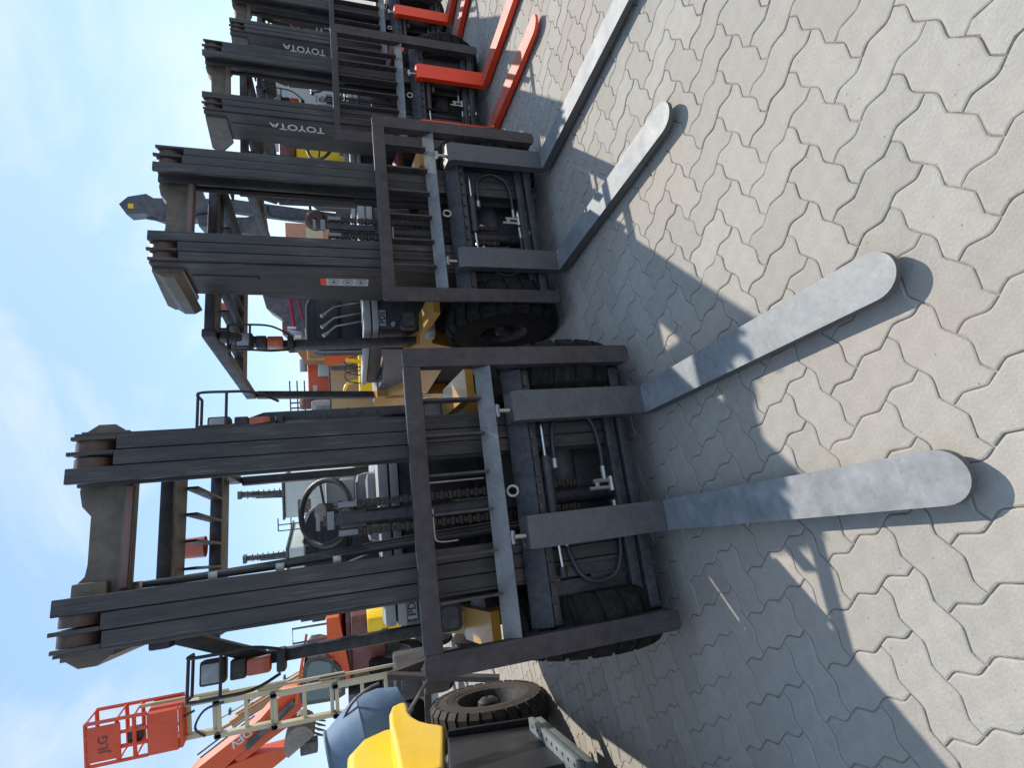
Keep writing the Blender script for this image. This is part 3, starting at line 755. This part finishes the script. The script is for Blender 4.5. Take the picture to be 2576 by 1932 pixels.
for i in range(3):
    for j in range(9): q.cyl((.487 + .042 * i, 1.16 + .078 * j, .3302), (.487 + .042 * i, 1.16 + .078 * j, .3325), .009, 8)
hs_ = q.build("step_holes", MAT_HOLE_SHADE, stp); hs_['kind'] = 'stuff'
w1 = tyre(Yk, .46, 2.57, .405, .405, .25, 1, 30, rimr=.235, rimcol=DARK, dish=.12, side=RUBBERD)
tyre(Yk, -.50, 2.57, .405, .405, .20, -1, 30, rimr=.22, rimcol=STEEL, dish=.10)
tyre(Yk, .50, .35, .34, .34, .23, 1, 22); tyre(Yk, -.50, .35, .34, .34, .23, -1, 22)
q = MB(); q.cyl((-.42, 2.57, .405), (.42, 2.57, .405), .05, 10); q.build("rear_axle", STEEL, Yk)
q = MB(); q.cyl((-.45, .35, .34), (.45, .35, .34), .06, 10); q.build("front_axle", STEEL, Yk)
gdy = MB(); gdy.box(-.46, .46, .50, 1.10, 2.0, 2.04, .01); gdy = gdy.build("overhead_guard", DARK, Yk)
for s_ in (-1, 1):
    q = MB(); q.beam((s_ * .46, .50, .9), (s_ * .46, .50, 2.0), .05, .07, (0, 1, 0), .01); q.build("front_pillar", DARK, gdy)
    q = MB(); q.beam((s_ * .46, 1.10, .9), (s_ * .46, 1.05, 2.0), .05, .07, (0, 1, 0), .01); q.build("rear_pillar", DARK, gdy)
q = MB(); q.box(-.50, .50, .40, 1.0, .40, .90, .03); q.build("cowl", YEL, Yk)
TY = tiltm(0, .03)
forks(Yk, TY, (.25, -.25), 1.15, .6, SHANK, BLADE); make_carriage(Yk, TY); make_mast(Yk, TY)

# ------------------------------------------------------------------ mast boom lift with the red basket
Lf = empty("boom_lift", (-3.6, 7.0, 0), label="cream mast lift with twin rails holding a red basket high in the air", cat="boom lift")
q = MB()
yy = 0.0
def lx(x): return x + 3.6
# rails (three telescoped sections), x positions in the place
secs = [(.85, 1.55, -3.62, -3.98), (1.50, 2.25, -3.60, -3.98), (2.18, 2.86, -3.57, -3.96), (2.80, 3.45, -3.54, -3.92)]
for i, (z0, z1, xa, xb) in enumerate(secs):
    for x in (xa, xb):
        q = MB(); q.box(lx(x) - .028, lx(x) + .028, -.05 + .03 * i, .02 + .03 * i, z0, z1, .006); rl = q.build("mast_rail", CREAM, Lf)
        q = MB(); q.cyl((lx(x), -.05 + .03 * i, z1 - .03), (lx(x), .03 + .03 * i, z1 - .03), .04, 10); q.build("roller", STEEL, rl)
    for z in (z0 + .06, (z0 + z1) / 2, z1 - .05):
        q = MB(); q.box(lx(xb) + .0285, lx(xa) - .0285, -.03 + .03 * i, .0 + .03 * i, z - .022, z + .022, .004); q.build("cross_tube", CREAM, Lf)
    q = MB(); q.beam((lx(xa) + .075, .06, z0 - .1), (lx(xa) + .075, .06, z1 + .15), .02, .035); q.build("guide_bar", CREAM, Lf)
q = MB()
q.tube(arc([(lx(-3.57), 0, 2.75), (lx(-3.62), 0, 2.95), (lx(-3.80), 0, 3.05), (lx(-3.92), 0, 2.95)], 5), .014, 6)
q.tube(arc([(lx(-3.60), 0, 3.05), (lx(-3.68), 0, 3.2), (lx(-3.85), 0, 3.18), (lx(-3.92), 0, 3.3)], 5), .014, 6)
q.build("cable", HOSE, Lf)
q = MB()
# basket: solid lower tray, mesh-backed frame above, control panel
q.box(lx(-3.96), lx(-3.50), -.06, .22, 3.16, 3.20, .01)
bk = q.build("basket", BASKET, Lf)
q = MB(); q.box(lx(-3.96), lx(-3.50), -.082, -.062, 3.20, 3.50, .005); q.box(lx(-3.96), lx(-3.94), -.06, .22, 3.20, 3.50); q.box(lx(-3.52), lx(-3.50), -.06, .22, 3.20, 3.50); q.build("basket_wall", BASKET, bk, split=True)
q = MB()
for x in (-3.95, -3.80, -3.64, -3.49):
    q.tube([(lx(x), -.07, 3.5), (lx(x), -.07, 4.07)], .021, 6)
for x in (-3.95, -3.49):
    q.tube([(lx(x), .22, 3.2), (lx(x), .22, 4.07)], .021, 6)
for z in (3.62, 3.78, 4.07):
    q.tube([(lx(-3.95), -.07, z), (lx(-3.49), -.07, z), (lx(-3.49), .22, z), (lx(-3.95), .22, z)], .021, 6, closed=True)
q.build("basket_rails", BASKET, bk)
q = MB(); q.box(lx(-3.90), lx(-3.52), -.102, -.088, 3.74, 4.05, .01); q.build("front_panel", BASKET, bk)
lettering("maker_letters", "JLG", .13, MAROON, bk, frame_mx((lx(-3.72), -.104, 3.90), (1, 0, 0), (0, 0, 1)), .001, .002)
q = MB(); q.box(lx(-3.80), lx(-3.66), -.04, .06, 3.56, 3.70, .01); q.build("control_box", DARK, bk)
q = MB()
q.box(lx(-3.90), lx(-3.46), -.20, .25, .38, .80, .04); q.box(lx(-3.80), lx(-3.54), -.26, -.205, .50, .74, .02)
q.build("base", MAST, Lf, split=True)
q = MB(); q.cyl((lx(-3.62), -.40, .40), (lx(-3.36), -.40, .40), .07, 16); q.build("roller_muffler", RUBBER, Lf, split=True)
for x in (-4.02, -3.40):
    for y in (-.28, .28):
        q = MB(); q.lathe([(-.05, .001), (-.05, .12), (-.03, .19), (.03, .19), (.05, .12), (.05, .001)], (lx(x), y, .19), 'x', 20); q.build("wheel", RUBBER, Lf)

# ------------------------------------------------------------------ concrete mixer
Mx = empty("concrete_mixer", (-3.02, 5.0, 0), label="blue-grey concrete mixer drum on a dark frame beside the yellow forklift", cat="concrete mixer")
q = MB()
ax = Vector((-.10, 0, 1)).normalized()
prof = [(-.30, .001), (-.30, .18), (-.24, .33), (-.03, .385), (.20, .385), (.21, .392), (.225, .385), (.56, .225), (.585, .235), (.60, .225), (.57, .20), (.24, .36), (-.20, .34), (-.25, .17), (-.25, .001)]
q.lathe(prof, (0, 0, 0), 'z', 40)
dr = q.build("drum", MIXB, Mx); dr.location = (-.10, 0, 1.05); dr.scale = (.98, .98, .82); dr.rotation_euler = (.10, -.16, 0)
for a in (0.3, 2.4, 4.5):
    pass
q = MB(); q.tube([(.40 * math.cos(t), -.05 + .0 * t, 1.02 + .40 * math.sin(t)) for t in [math.pi * (.05 + .9 * k / 16) for k in range(17)]], .012, 6)
q.tube([(0.02, -.42, 1.12), (.25, -.50, .95), (.62, -.58, .72)], .014, 8); q.cyl((0.0, -.40, 1.14), (0.04, -.45, 1.10), .035, 14)
q.build("tilt_handle", STEEL, Mx)
q = MB()
for s in (-1, 1):
    q.beam((s * .42, 0, 1.0), (s * .38, -.35, .05), .05, .05); q.beam((s * .42, 0, 1.0), (s * .38, .40, .05), .05, .05)
q.beam((-.42, 0, 1.0), (-.42, 0, .95), .07, .07); q.box(-.42, .42, -.03, .03, .62, .68); q.box(.22, .42, -.10, .16, .46, .68, .02)
q.build("frame", MAST, Mx, split=True)
for s in (-1, 1):
    q = MB(); q.lathe([(-.04, .001), (-.04, .12), (-.02, .16), (.02, .16), (.04, .12), (.04, .001)], (s * .44, .38, .16), 'x', 18); q.build("wheel", RUBBER, Mx)

# ------------------------------------------------------------------ orange excavator with the lettered boom
Ex = empty("excavator", (-5.6, 10.5, 0), label="orange wheeled excavator with tinted cab, folded boom lettered DEV and a worn bucket", cat="excavator")
def ex(x, z): return (x * .875 + 5.6, (z - 1.3) * .875 + 1.3)
def exprism(name, P_, y0, y1, m, par=None):
    q = MB(); q.prism([ex(*p) for p in P_], 'y', y0, y1); return q.build(name, m, par or Ex)
bm_ = exprism("boom", [(-6.05, 2.35), (-6.15, 2.75), (-6.50, 3.10), (-6.9, 3.75), (-7.25, 4.32), (-7.55, 4.6), (-7.95, 4.55), (-7.95, 4.2), (-7.55, 4.05), (-7.20, 3.62), (-6.80, 2.98), (-6.55, 2.45), (-6.30, 2.15)], -.16, .16, ORG)
exprism("boom_underside", [(-6.62, 2.55), (-6.85, 3.02), (-7.22, 3.60), (-7.32, 3.52), (-6.95, 2.88), (-6.72, 2.45)], -.12, .12, ORG, bm_)
sx, sz = ex(-6.80, 3.47)
lettering("maker_letters", "DEV", .20, WHT, bm_, frame_mx((sx, -.162, sz), (-.52, 0, .85), (-.85, 0, -.52)), .001, .004)
q = MB()
for (a, b) in (((-6.45, 3.22), (-7.05, 4.20)), ((-6.40, 3.26), (-6.98, 4.25))):
    pa, pb = ex(*a), ex(*b); q.tube([(pa[0], -.10, pa[1]), (pb[0], -.10, pb[1])], .016, 6)
pa, pb = ex(-6.25, 2.45), ex(-6.95, 3.35); q.cyl((pa[0], -.24, pa[1]), (pb[0], -.24, pb[1]), .055, 12)
q.build("boom_cylinder", STEEL, Ex)
stk = exprism("stick", [(-7.75, 4.30), (-7.32, 3.72), (-7.22, 3.15), (-7.20, 2.62), (-7.32, 2.52), (-7.55, 2.9), (-7.8, 3.6)], -.13, .13, ORG)
q = MB(); cx_, cz_ = ex(-7.10, 2.38); R1 = .31
pr = [(-.0, .30)]
pts = [(cx_ + R1 * math.cos(t) * 1.0, cz_ + R1 * .85 * math.sin(t)) for t in [math.radians(-70 + 25 * k) for k in range(9)]]
q.prism(pts, 'y', -.28, .28); bkt = q.build("bucket", BUCKET, stk)
q = MB(); q.box(cx_ - .34, cx_ - .12, -.10, .10, cz_ - .28, cz_ + .02, .03); q.build("bucket_link", STEEL, stk)
q = MB()
for k in range(4): q.prism([(cx_ + .06, cz_ - .30), (cx_ + .13, cz_ - .22), (cx_ + .02, cz_ - .42)], 'y', -.25 + .15 * k, -.20 + .15 * k)
q.build("bucket_teeth", STEEL, bkt, stuff=True)
# cab and house (positions at 10.5 m)
def c10(x, z): return (x * 1.05 + 5.6, (z - 1.3) * 1.05 + 1.3)
q = MB(); cabp = [c10(-4.55, 2.08), c10(-4.42, 2.00), c10(-4.42, 1.85), c10(-4.50, 1.65), c10(-4.70, 1.50), c10(-4.95, 1.44), c10(-5.15, 1.44), c10(-5.22, 1.60), c10(-5.20, 2.08), c10(-5.1, 2.16)]
q.prism(cabp, 'y', -.45, .45); cab = q.build("cab", STEEL, Ex)
def shrink(P_, k):
    cx = sum(p[0] for p in P_) / len(P_); cz = sum(p[1] for p in P_) / len(P_)
    return [(cx + (p[0] - cx) * k, cz + (p[1] - cz) * k) for p in P_]
q = MB(); q.prism(shrink(cabp, .82), 'y', -.462, -.452); q.build("window", TEALG, cab)
q = MB(); ccx = sum(p[0] for p in cabp) / len(cabp); q.box(ccx - .34, ccx + .34, -.475, -.463, 1.62, 1.66); q.box(ccx - .02, ccx + .02, -.475, -.463, 1.46, 2.02); q.build("window_frame", STEEL, cab)
q = MB(); q.prism([c10(-4.56, 2.14), c10(-4.38, 2.10), c10(-4.40, 2.06), c10(-4.55, 2.09), c10(-5.15, 2.19), c10(-5.15, 2.24)], 'y', -.47, .47); q.build("cab_roof", ORG, cab)
x0, z0 = c10(-4.50, 1.30); x1, z1 = c10(-3.86, 1.72)
q = MB(); q.prism([c10(-3.84, 1.70), c10(-3.84, 1.50), c10(-4.75, 1.36), c10(-5.02, 1.36), c10(-4.86, 1.46), c10(-4.66, 1.52), c10(-4.42, 1.70)], 'y', -.40, 1.6); q.build("engine_cover", ORG, Ex)
q = MB(); q.box(c10(-4.98, 0)[0], c10(-3.84, 0)[0], -.46, 1.7, .72, 1.30, .05); q.box(c10(-4.98, 0)[0], c10(-4.0, 0)[0], -.30, 1.6, 1.302, 1.40, .03)
q.build("counterweight", MAROON, Ex)  # maroon puts the shade on this face into its colour
q = MB(); q.box(c10(-5.9, 0)[0], c10(-4.3, 0)[0], -.30, 1.3, .45, .80, .04); q.box(c10(-6.1, 0)[0], c10(-5.2, 0)[0], -.40, 1.2, .80, 1.40, .06); q.build("chassis", STEEL, Ex)
for x in (-5.8, -4.75):
    for y in (-.35, 1.35):
        tyre(Ex, c10(x, 0)[0], y, .52, .52, .30, 1, 20)
q = MB(); q.cyl(c3 := (c10(-4.42, 0)[0], -.3, 2.25), (c10(-4.42, 0)[0], -.3, 2.42), .012, 6); q.cyl((c10(-4.42, 0)[0], -.3, 2.42), (c10(-4.42, 0)[0], -.3, 2.50), .03, 8); q.build("antenna", DARK, Ex)
q = MB(); q.box(c10(-4.02, 0)[0], c10(-3.88, 0)[0], .0, .3, 1.75, 1.98, .01); q.box(c10(-4.1, 0)[0], c10(-3.92, 0)[0], .3, .6, 1.75, 2.2, .01); q.tube([(c10(-4.0, 0)[0], -.2, 1.7), (c10(-4.0, 0)[0], -.2, 2.3), (c10(-4.25, 0)[0], -.2, 2.3), (c10(-4.25, 0)[0], -.2, 1.75)], .02, 6)
q.build("deck_rail", STEEL, Ex, split=True)

# yellow cabinet right of the excavator
Yb = empty("equipment_cabinet", (-4.15, 10.0, 0), label="bright yellow cabinet standing behind the nearest forklift, next to the orange excavator", cat="cabinet")
q = MB(); q.box(-.12, .16, -.3, .3, .45, 1.03, .02); bx = q.build("body", YEL, Yb)
q = MB(); q.box(-.09, .12, -.315, -.302, .50, .97, .01); q.build("door", YEL, bx)
q = MB(); q.box(-.07, -.05, -.335, -.316, .68, .80, .005); q.build("handle", STEEL, bx)
q = MB(); q.box(-.10, .14, -.28, .28, .0, .449, .01); q.build("stand", STEEL, bx)

# telescopic crane boom behind the excavator
Tc = empty("crane", (-6.0, 14.0, 0), label="crane with slim brown-orange boom rising behind the excavator cab", cat="crane")
q = MB(); q.beam((-.90, 0, 2.35), (-1.65, .0, 4.05), .16, .16, (0, 1, 0)); bmm = q.build("boom", ORGD, Tc)
q = MB(); q.beam((-.74, 0, 2.35), (-1.46, .0, 3.95), .05, .07, (0, 1, 0)); q.beam((-.66, -.02, 2.35), (-1.50, -.02, 4.30), .025, .03, (0, 1, 0)); q.beam((-1.65, 0, 4.05), (-1.78, 0, 4.38), .07, .07, (0, 1, 0)); q.build("boom_extension", ORGD, bmm)
q = MB()
for k in range(5):
    t = k / 4.5; q.box(-.70 - .8 * t - .03, -.66 - .8 * t + .05, -.05, .05, 2.45 + 1.8 * t, 2.50 + 1.8 * t)
q.build("boom_clamp", STEEL, bmm, stuff=True)
q = MB(); q.box(-1.6, .6, -.6, .6, .5, 1.2, .05); q.box(-1.2, -.3, -.4, .4, 1.2, 2.4, .05); q.build("carrier", ORGD, Tc, split=True)
for x in (-1.2, .2): tyre(Tc, x, -.6, .45, .45, .3, -1, 18)

# ------------------------------------------------------------------ two drilling rigs on the skyline
def rig(x, y, yaw, label, h=1.0):
    r = empty("drilling_rig", (x, y, 0), yaw, label=label, cat="drilling rig", group="pale green rigs on the skyline")
    q = MB(); q.box(-.68, .68, -1.2, 1.6, 1.0, 3.25, .08); hs = q.build("house", RIG, r)
    q = MB(); q.box(-.72, .72, -1.24, 1.64, 3.26, 3.33, .02); q.build("roof", STEEL, hs)
    for (x0, x1, z0, z1) in ((-.55, -.10, 2.45, 2.85), (.05, .55, 2.3, 2.9), (-.5, .5, 1.5, 1.9), (-.5, -.1, 1.95, 2.25)):
        q = MB(); q.box(x0, x1, -1.225, -1.205, z0, z1, .01); q.build("panel", STEEL if z0 > 2.3 or z0 < 1.6 else RIG, hs)
    q = MB(); q.beam((0, 0, 3.33), (.12, -.2, 4.75), .16, .14); q.beam((.10, 0, 3.33), (.16, -.2, 4.5), .05, .05); bo = q.build("drill_mast", STEEL, r)
    q = MB(); q.beam((.17, -.2, 4.15), (.17, -.2, 4.55), .08, .05); q.box(-.02, .24, -.3, -.1, 4.7, 4.82)
    for k in range(7): q.box(-.05, .22, -.12, -.08, 3.5 + .17 * k, 3.53 + .17 * k)
    q.tube([(-.12, 0, 3.35), (-.05, -.1, 4.3)], .02, 5)
    q.build("mast_rungs", STEEL, bo, stuff=True)
    q = MB()
    for xx in (-.9, -1.1): q.tube([(xx, -1.0, 2.7), (xx, -1.0, 3.5)], .02, 5)
    for z in (2.7, 3.1, 3.5): q.tube([(-1.1, -1.0, z), (-.68, -1.0, z)], .02, 5)
    q.build("guard_rail", STEEL, r, split=True)
    q = MB(); q.box(-1.0, 1.0, -1.6, 2.0, .45, 1.0, .05); q.build("chassis", STEEL, r)
    for s in (-1, 1):
        q = MB(); q.box(s * 1.0 - .22, s * 1.0 + .22, -1.8, 2.1, 0, .62, .2); q.build("track", RUBBER, r)
    return r
rig(-3.55, 20.5, .05, "pale green drilling rig on the skyline, seen through the steering wheel of the nearest forklift")
rig(-5.85, 21.0, -.1, "pale green drilling rig on the skyline, left of the nearest forklift's steering wheel")

# ------------------------------------------------------------------ machines seen between the first and second forklift
Gn = empty("site_container", (.20, 14.0, 0), label="tan sheet-metal generator container with two square vents behind the forklifts", cat="container")
q = MB(); q.box(-.90, .86, 0, 2.2, .12, 1.56, .02); gb = q.build("body", TAN, Gn)
for x0, x1 in ((-.84, -.34), (-.30, .30), (.44, .82)):
    q = MB(); q.box(x0, x1, -.018, -.002, .25, 1.45, .006); pn = q.build("door", TAN, gb)
    q = MB(); q.box(x1 - .08, x1 - .05, -.03, -.019, .85, .98); q.build("handle", STEEL, pn)
q = MB(); q.box(.32, .42, -.02, -.002, .15, 1.54, .004); q.box(-.90, .86, .0, 2.2, 1.562, 1.60, .01); q.box(-.72, -.62, -.03, -.019, 1.15, 1.22); q.box(.60, .66, -.03, -.019, 1.1, 1.2); q.build("trim", STEEL, gb, split=True)
q = MB(); q.box(-.90, .86, .05, 2.1, .0, .118); q.build("skid", STEEL, gb)

Rh = empty("red_machine", (.55, 17.0, 0), label="red machine body with a white box, standing behind the tan container", cat="machine")
q = MB(); q.box(-.85, .55, 0, 1.8, .4, 2.25, .05); rb = q.build("body", ORG, Rh)
q = MB(); q.box(-.10, .55, -.30, -.02, 1.55, 1.95, .02); q.build("tank", RIG, rb)
q = MB(); q.cyl((.05, -.20, 2.35), (.42, -.20, 2.35), .11, 14); q.build("air_filter", GRYL, rb)
q = MB(); q.box(-.55, -.35, -.012, -.002, 2.0, 2.12); q.build("sticker", WHT, rb, split=True)
q = MB(); q.lathe([(-.15, .001), (-.15, .35), (.15, .35), (.15, .001)], (-.9, -.1, 2.15), 'x', 18, 0, math.pi); q.build("fender", MAROON, rb)
q = MB(); q.box(-.8, .5, .1, 1.7, 0, .4); q.build("chassis", STEEL, rb)
q = MB()
for x in (-1.3, -1.15, -1.0, -.85): q.tube([(x, -.1, 2.35), (x, -.1, 2.75)], .025, 5)
for z in (2.35, 2.55, 2.75): q.tube([(-1.35, -.1, z), (-.2, -.1, z)], .02, 5)
q.build("hand_rail", STEEL, rb, split=True)

Om = empty("orange_machine", (1.30, 16.0, 0), label="small orange machine hood with a pale lamp right behind the second forklift's seat", cat="machine")
q = MB(); q.prism([(-.50, 2.25), (-.05, 2.52), (.45, 2.48), (.5, 1.2), (-.5, 1.2)], 'y', 0, 1.5); ob = q.build("hood", ORGD, Om)
q = MB(); q.box(-.02, .10, -.05, -.002, 2.30, 2.42, .01); q.build("head_light", WHT, ob)
q = MB(); q.box(-.5, .5, .1, 1.4, 0, 1.198); q.build("chassis", STEEL, ob)

Ot = empty("orange_dumper", (1.0, 12.2, 0), label="small orange-red dumper skip with black engine cover beside the tan container", cat="dumper")
q = MB(); q.prism([(-.32, 1.0), (-.42, 1.62), (.60, 1.70), (.66, 1.25), (.40, .95)], 'y', 0, .9); ot = q.build("skip", ORG, Ot)
q = MB(); q.box(-.1, .6, .1, .9, .45, .94, .05); q.build("engine_cover", DARK, Ot)
q = MB(); q.tube([(-.30, -.03, 1.62), (-.30, -.03, 1.95), (.35, -.03, 1.98), (.35, -.03, 1.70)], .025, 6); q.build("roll_bar", CATY, Ot)
for x in (-.2, .5): tyre(Ot, x, -.05, .40, .40, .25, -1, 18)
Pt = empty("pump_skid", (.42, 10.5, 0), label="small yellow pump frame with hoses, in front of the tan container", cat="pump")
q = MB(); q.box(-.48, .30, 0, .5, .55, .98, .03); pb = q.build("engine", YEL, Pt)
q = MB(); q.tube(arc([(-.42, -.05, .95), (-.55, -.05, 1.10), (-.48, -.05, 1.25), (-.3, -.05, 1.20), (-.25, -.05, 1.0)], 5), .028, 8); q.build("hand_wheel", YEL, pb)
q = MB()
for k in range(3): q.tube(arc([(-.3 + .15 * k, -.05, .9), (-.25 + .15 * k, -.12, 1.18), (-.1 + .12 * k, -.1, 1.22), (-.05 + .15 * k, -.05, .95)], 5), .012, 6)
q.build("hose", HOSE, pb)
q = MB(); q.beam((.1, -.1, .9), (.15, -.1, 1.22), .07, .07); q.build("lever", YEL, pb)
q = MB(); q.box(-.5, .35, 0, .5, .0, .549, .02); q.build("skid", STEEL, pb)

Wb = empty("white_machine", (-.15, 15.8, 0), label="grey-white machine house with a brown shutter, left of the tan container", cat="machine")
q = MB(); q.box(-.85, -.10, 0, 2.0, .3, 2.12, .03); wb = q.build("house", GRYL, Wb)
q = MB(); q.box(-.72, -.25, -.02, -.002, 1.62, 2.0, .01); q.build("shutter", BUCKET, wb)
q = MB(); q.box(-.8, -.1, .1, 1.9, 0, .3); q.build("chassis", STEEL, wb)

Dg = empty("dark_loader", (2.1, 14.0, 0), label="dark slate loader arm and cab behind the second forklift, left of its mast", cat="loader")
q = MB(); q.prism([(-.85, 2.05), (-.62, 2.20), (-.55, 2.52), (-.30, 2.62), (-.05, 2.95), (.25, 3.02), (.9, 2.9), (.9, 1.4), (-.7, 1.4)], 'y', 0, 1.2); db = q.build("loader_arm", SLATE, Dg)
q = MB(); q.box(-.78, -.70, -.02, -.002, 2.2, 2.34); q.box(-.55, -.49, -.02, -.002, 2.3, 2.5); q.build("lamp", WHT, db, split=True)
q = MB(); q.tube([(-.5, -.05, 2.35), (.3, -.05, 2.45)], .025, 6); q.tube([(-.3, -.05, 2.15), (.5, -.05, 2.3)], .018, 6); q.build("red_hose", REDD, db, split=True)
q = MB(); q.box(-.7, .9, -.1, 1.2, .7, 1.398, .05); q.build("body", MAROON, Dg)
for x in (-.4, .7): tyre(Dg, x, -.1, .5, .5, .3, -1, 18)

Ol = empty("orange_loader", (2.9, 19.0, 0), label="orange-red loader body and cab far behind the second forklift's seat", cat="loader")
q = MB(); q.box(-1.9, .2, 0, 2, .8, 2.2, .08); ol = q.build("body", ORG, Ol)
q = MB(); q.box(-1.0, .1, 0, 1.4, 2.21, 3.1, .08); cb_ = q.build("cab", MAROON, ol)
q = MB(); q.box(-.9, 0, -.02, -.003, 2.4, 2.95, .03); q.build("window", TEALG, cb_)
q = MB(); q.box(-1.8, -1.1, -.02, -.003, 1.4, 1.9, .02); q.build("vent", STEEL, ol)
q = MB(); q.cyl((-1.5, .3, 2.2), (-1.5, .3, 2.8), .06, 10); q.build("exhaust", STEEL, ol)
for x in (-1.5, -.2): tyre(Ol, x, -.1, .6, .6, .4, -1, 18)

# dark excavator behind the second forklift
De = empty("excavator", (2.45, 8.0, 0), label="dark upright excavator arm with a small yellow plate near its tip, behind a mast", cat="excavator")
def d8(x, z): return (x - 2.45, z)
q = MB(); q.prism([d8(2.33, 3.80), d8(2.36, 3.62), d8(2.30, 3.45), d8(2.34, 2.70), d8(2.44, 2.70), d8(2.60, 2.74), d8(2.56, 3.50), d8(2.61, 3.58), d8(2.56, 3.78), d8(2.46, 3.88)], 'y', -.12, .12)
am = q.build("arm", SLATE, De)
q = MB(); q.box(-.04, .02, -.128, -.122, 3.72, 3.78); q.build("plate", YEL, am)
q = MB(); q.tube([(-.13, -.05, 3.60), (-.17, -.05, 3.3)], .02, 6); q.tube([(-.11, -.14, 3.4), (-.02, -.14, 2.75)], .022, 6); q.build("arm_cylinder", STEEL, am)
q = MB(); q.prism([d8(2.20, 2.98), d8(2.34, 3.0), d8(2.38, 2.70), d8(2.30, 2.60), d8(2.40, 2.25), d8(2.10, 2.20), d8(2.14, 2.50), d8(2.22, 2.70)], 'y', -.2, .2); q.build("linkage", STEEL, am)
q = MB(); q.cyl(( -.20, -.1, 2.55), (-.18, -.1, 2.18), .12, 18); q.build("hydraulic_tank", STEEL, De)
q = MB(); q.beam((.10, 0, 2.7), (-.02, 0, 1.3), .14, .16); q.build("lower_arm", SLATE, De)
q = MB(); q.tube(arc([(.05, -.25, 2.15), (-.08, -.25, 2.10), (-.10, -.25, 1.7), (-.02, -.25, 1.62), (.08, -.25, 1.62)], 5), .02, 6); q.build("hand_rail", DARK, De, split=True)
q = MB(); q.lathe([(-.06, .02), (-.06, .10), (-.02, .14), (.02, .14), (.06, .10), (.06, .02)], (-.14, -.35, 1.55), 'y', 20); q.build("sheave", RUST, De)
q = MB(); q.box(-.35, .45, -.1, 1.2, .5, 1.3, .05); q.box(-.5, .6, -.2, 1.3, .0, .5, .1); q.build("undercarriage", STEEL, De, split=True)
Sb = empty("salmon_container", (2.95, 12.0, 0), label="salmon-painted site box behind the second forklift's mast, orange strip at its foot", cat="container")
q = MB(); q.box(-.62, .60, 0, 1.6, .1, 2.30, .02); sb = q.build("body", SALM, Sb)
q = MB(); q.box(-.60, -.2, -.05, -.002, 1.35, 1.60, .01); q.build("orange_strip", ORG, sb)
q = MB(); q.box(.05, .5, -.02, -.002, 1.55, 1.9, .01); q.build("panel", CREAM, sb)

# items seen between the second and third, third and fourth forklifts
Yl = empty("yellow_loader", (3.55, 8.2, 0), label="yellow loader with a red ball-shaped beacon behind the third forklift's mast", cat="loader")
q = MB(); q.box(-.35, .20, 0, .8, .5, 1.80, .04); yb = q.build("body", YEL, Yl)
q = MB(); q.box(-.36, .18, -.05, .5, 1.805, 2.02, .05); q.build("roof", MAROON, yb)
q = MB(); q.lathe([(-.08, .001), (-.06, .05), (0, .08), (.06, .05), (.08, .001)], (.10, .0, 2.30), 'z', 16); q.cyl((.10, 0, 2.02), (.10, 0, 2.24), .015, 6); q.build("beacon", REDD, yb)
q = MB(); q.box(-.35, .2, .05, .75, .15, .5); q.build("chassis", STEEL, yb)
for x in (-.3, .15):
    q = MB(); q.lathe([(-.1, .001), (-.1, .2), (-.06, .28), (.06, .28), (.1, .2), (.1, .001)], (x, .1, .28), 'x', 20); q.build("wheel", RUBBER, Yl)
Gm = empty("grey_machine", (4.75, 9.3, 0), label="pale grey machine panel with an orange lamp, seen between the rails of the third forklift", cat="machine")
q = MB(); q.box(-.55, .55, 0, .8, .4, 2.35, .04); gm = q.build("body", GRYL, Gm)
q = MB(); q.cyl((-.05, -.06, 2.25), (-.05, -.06, 2.42), .055, 16); q.build("beacon_lamp", ORL, gm)
q = MB(); q.box(-.5, .5, .05, .75, 0, .4); q.build("chassis", STEEL, gm)

print("objects", len(bpy.data.objects), "tiles", len(tiles))
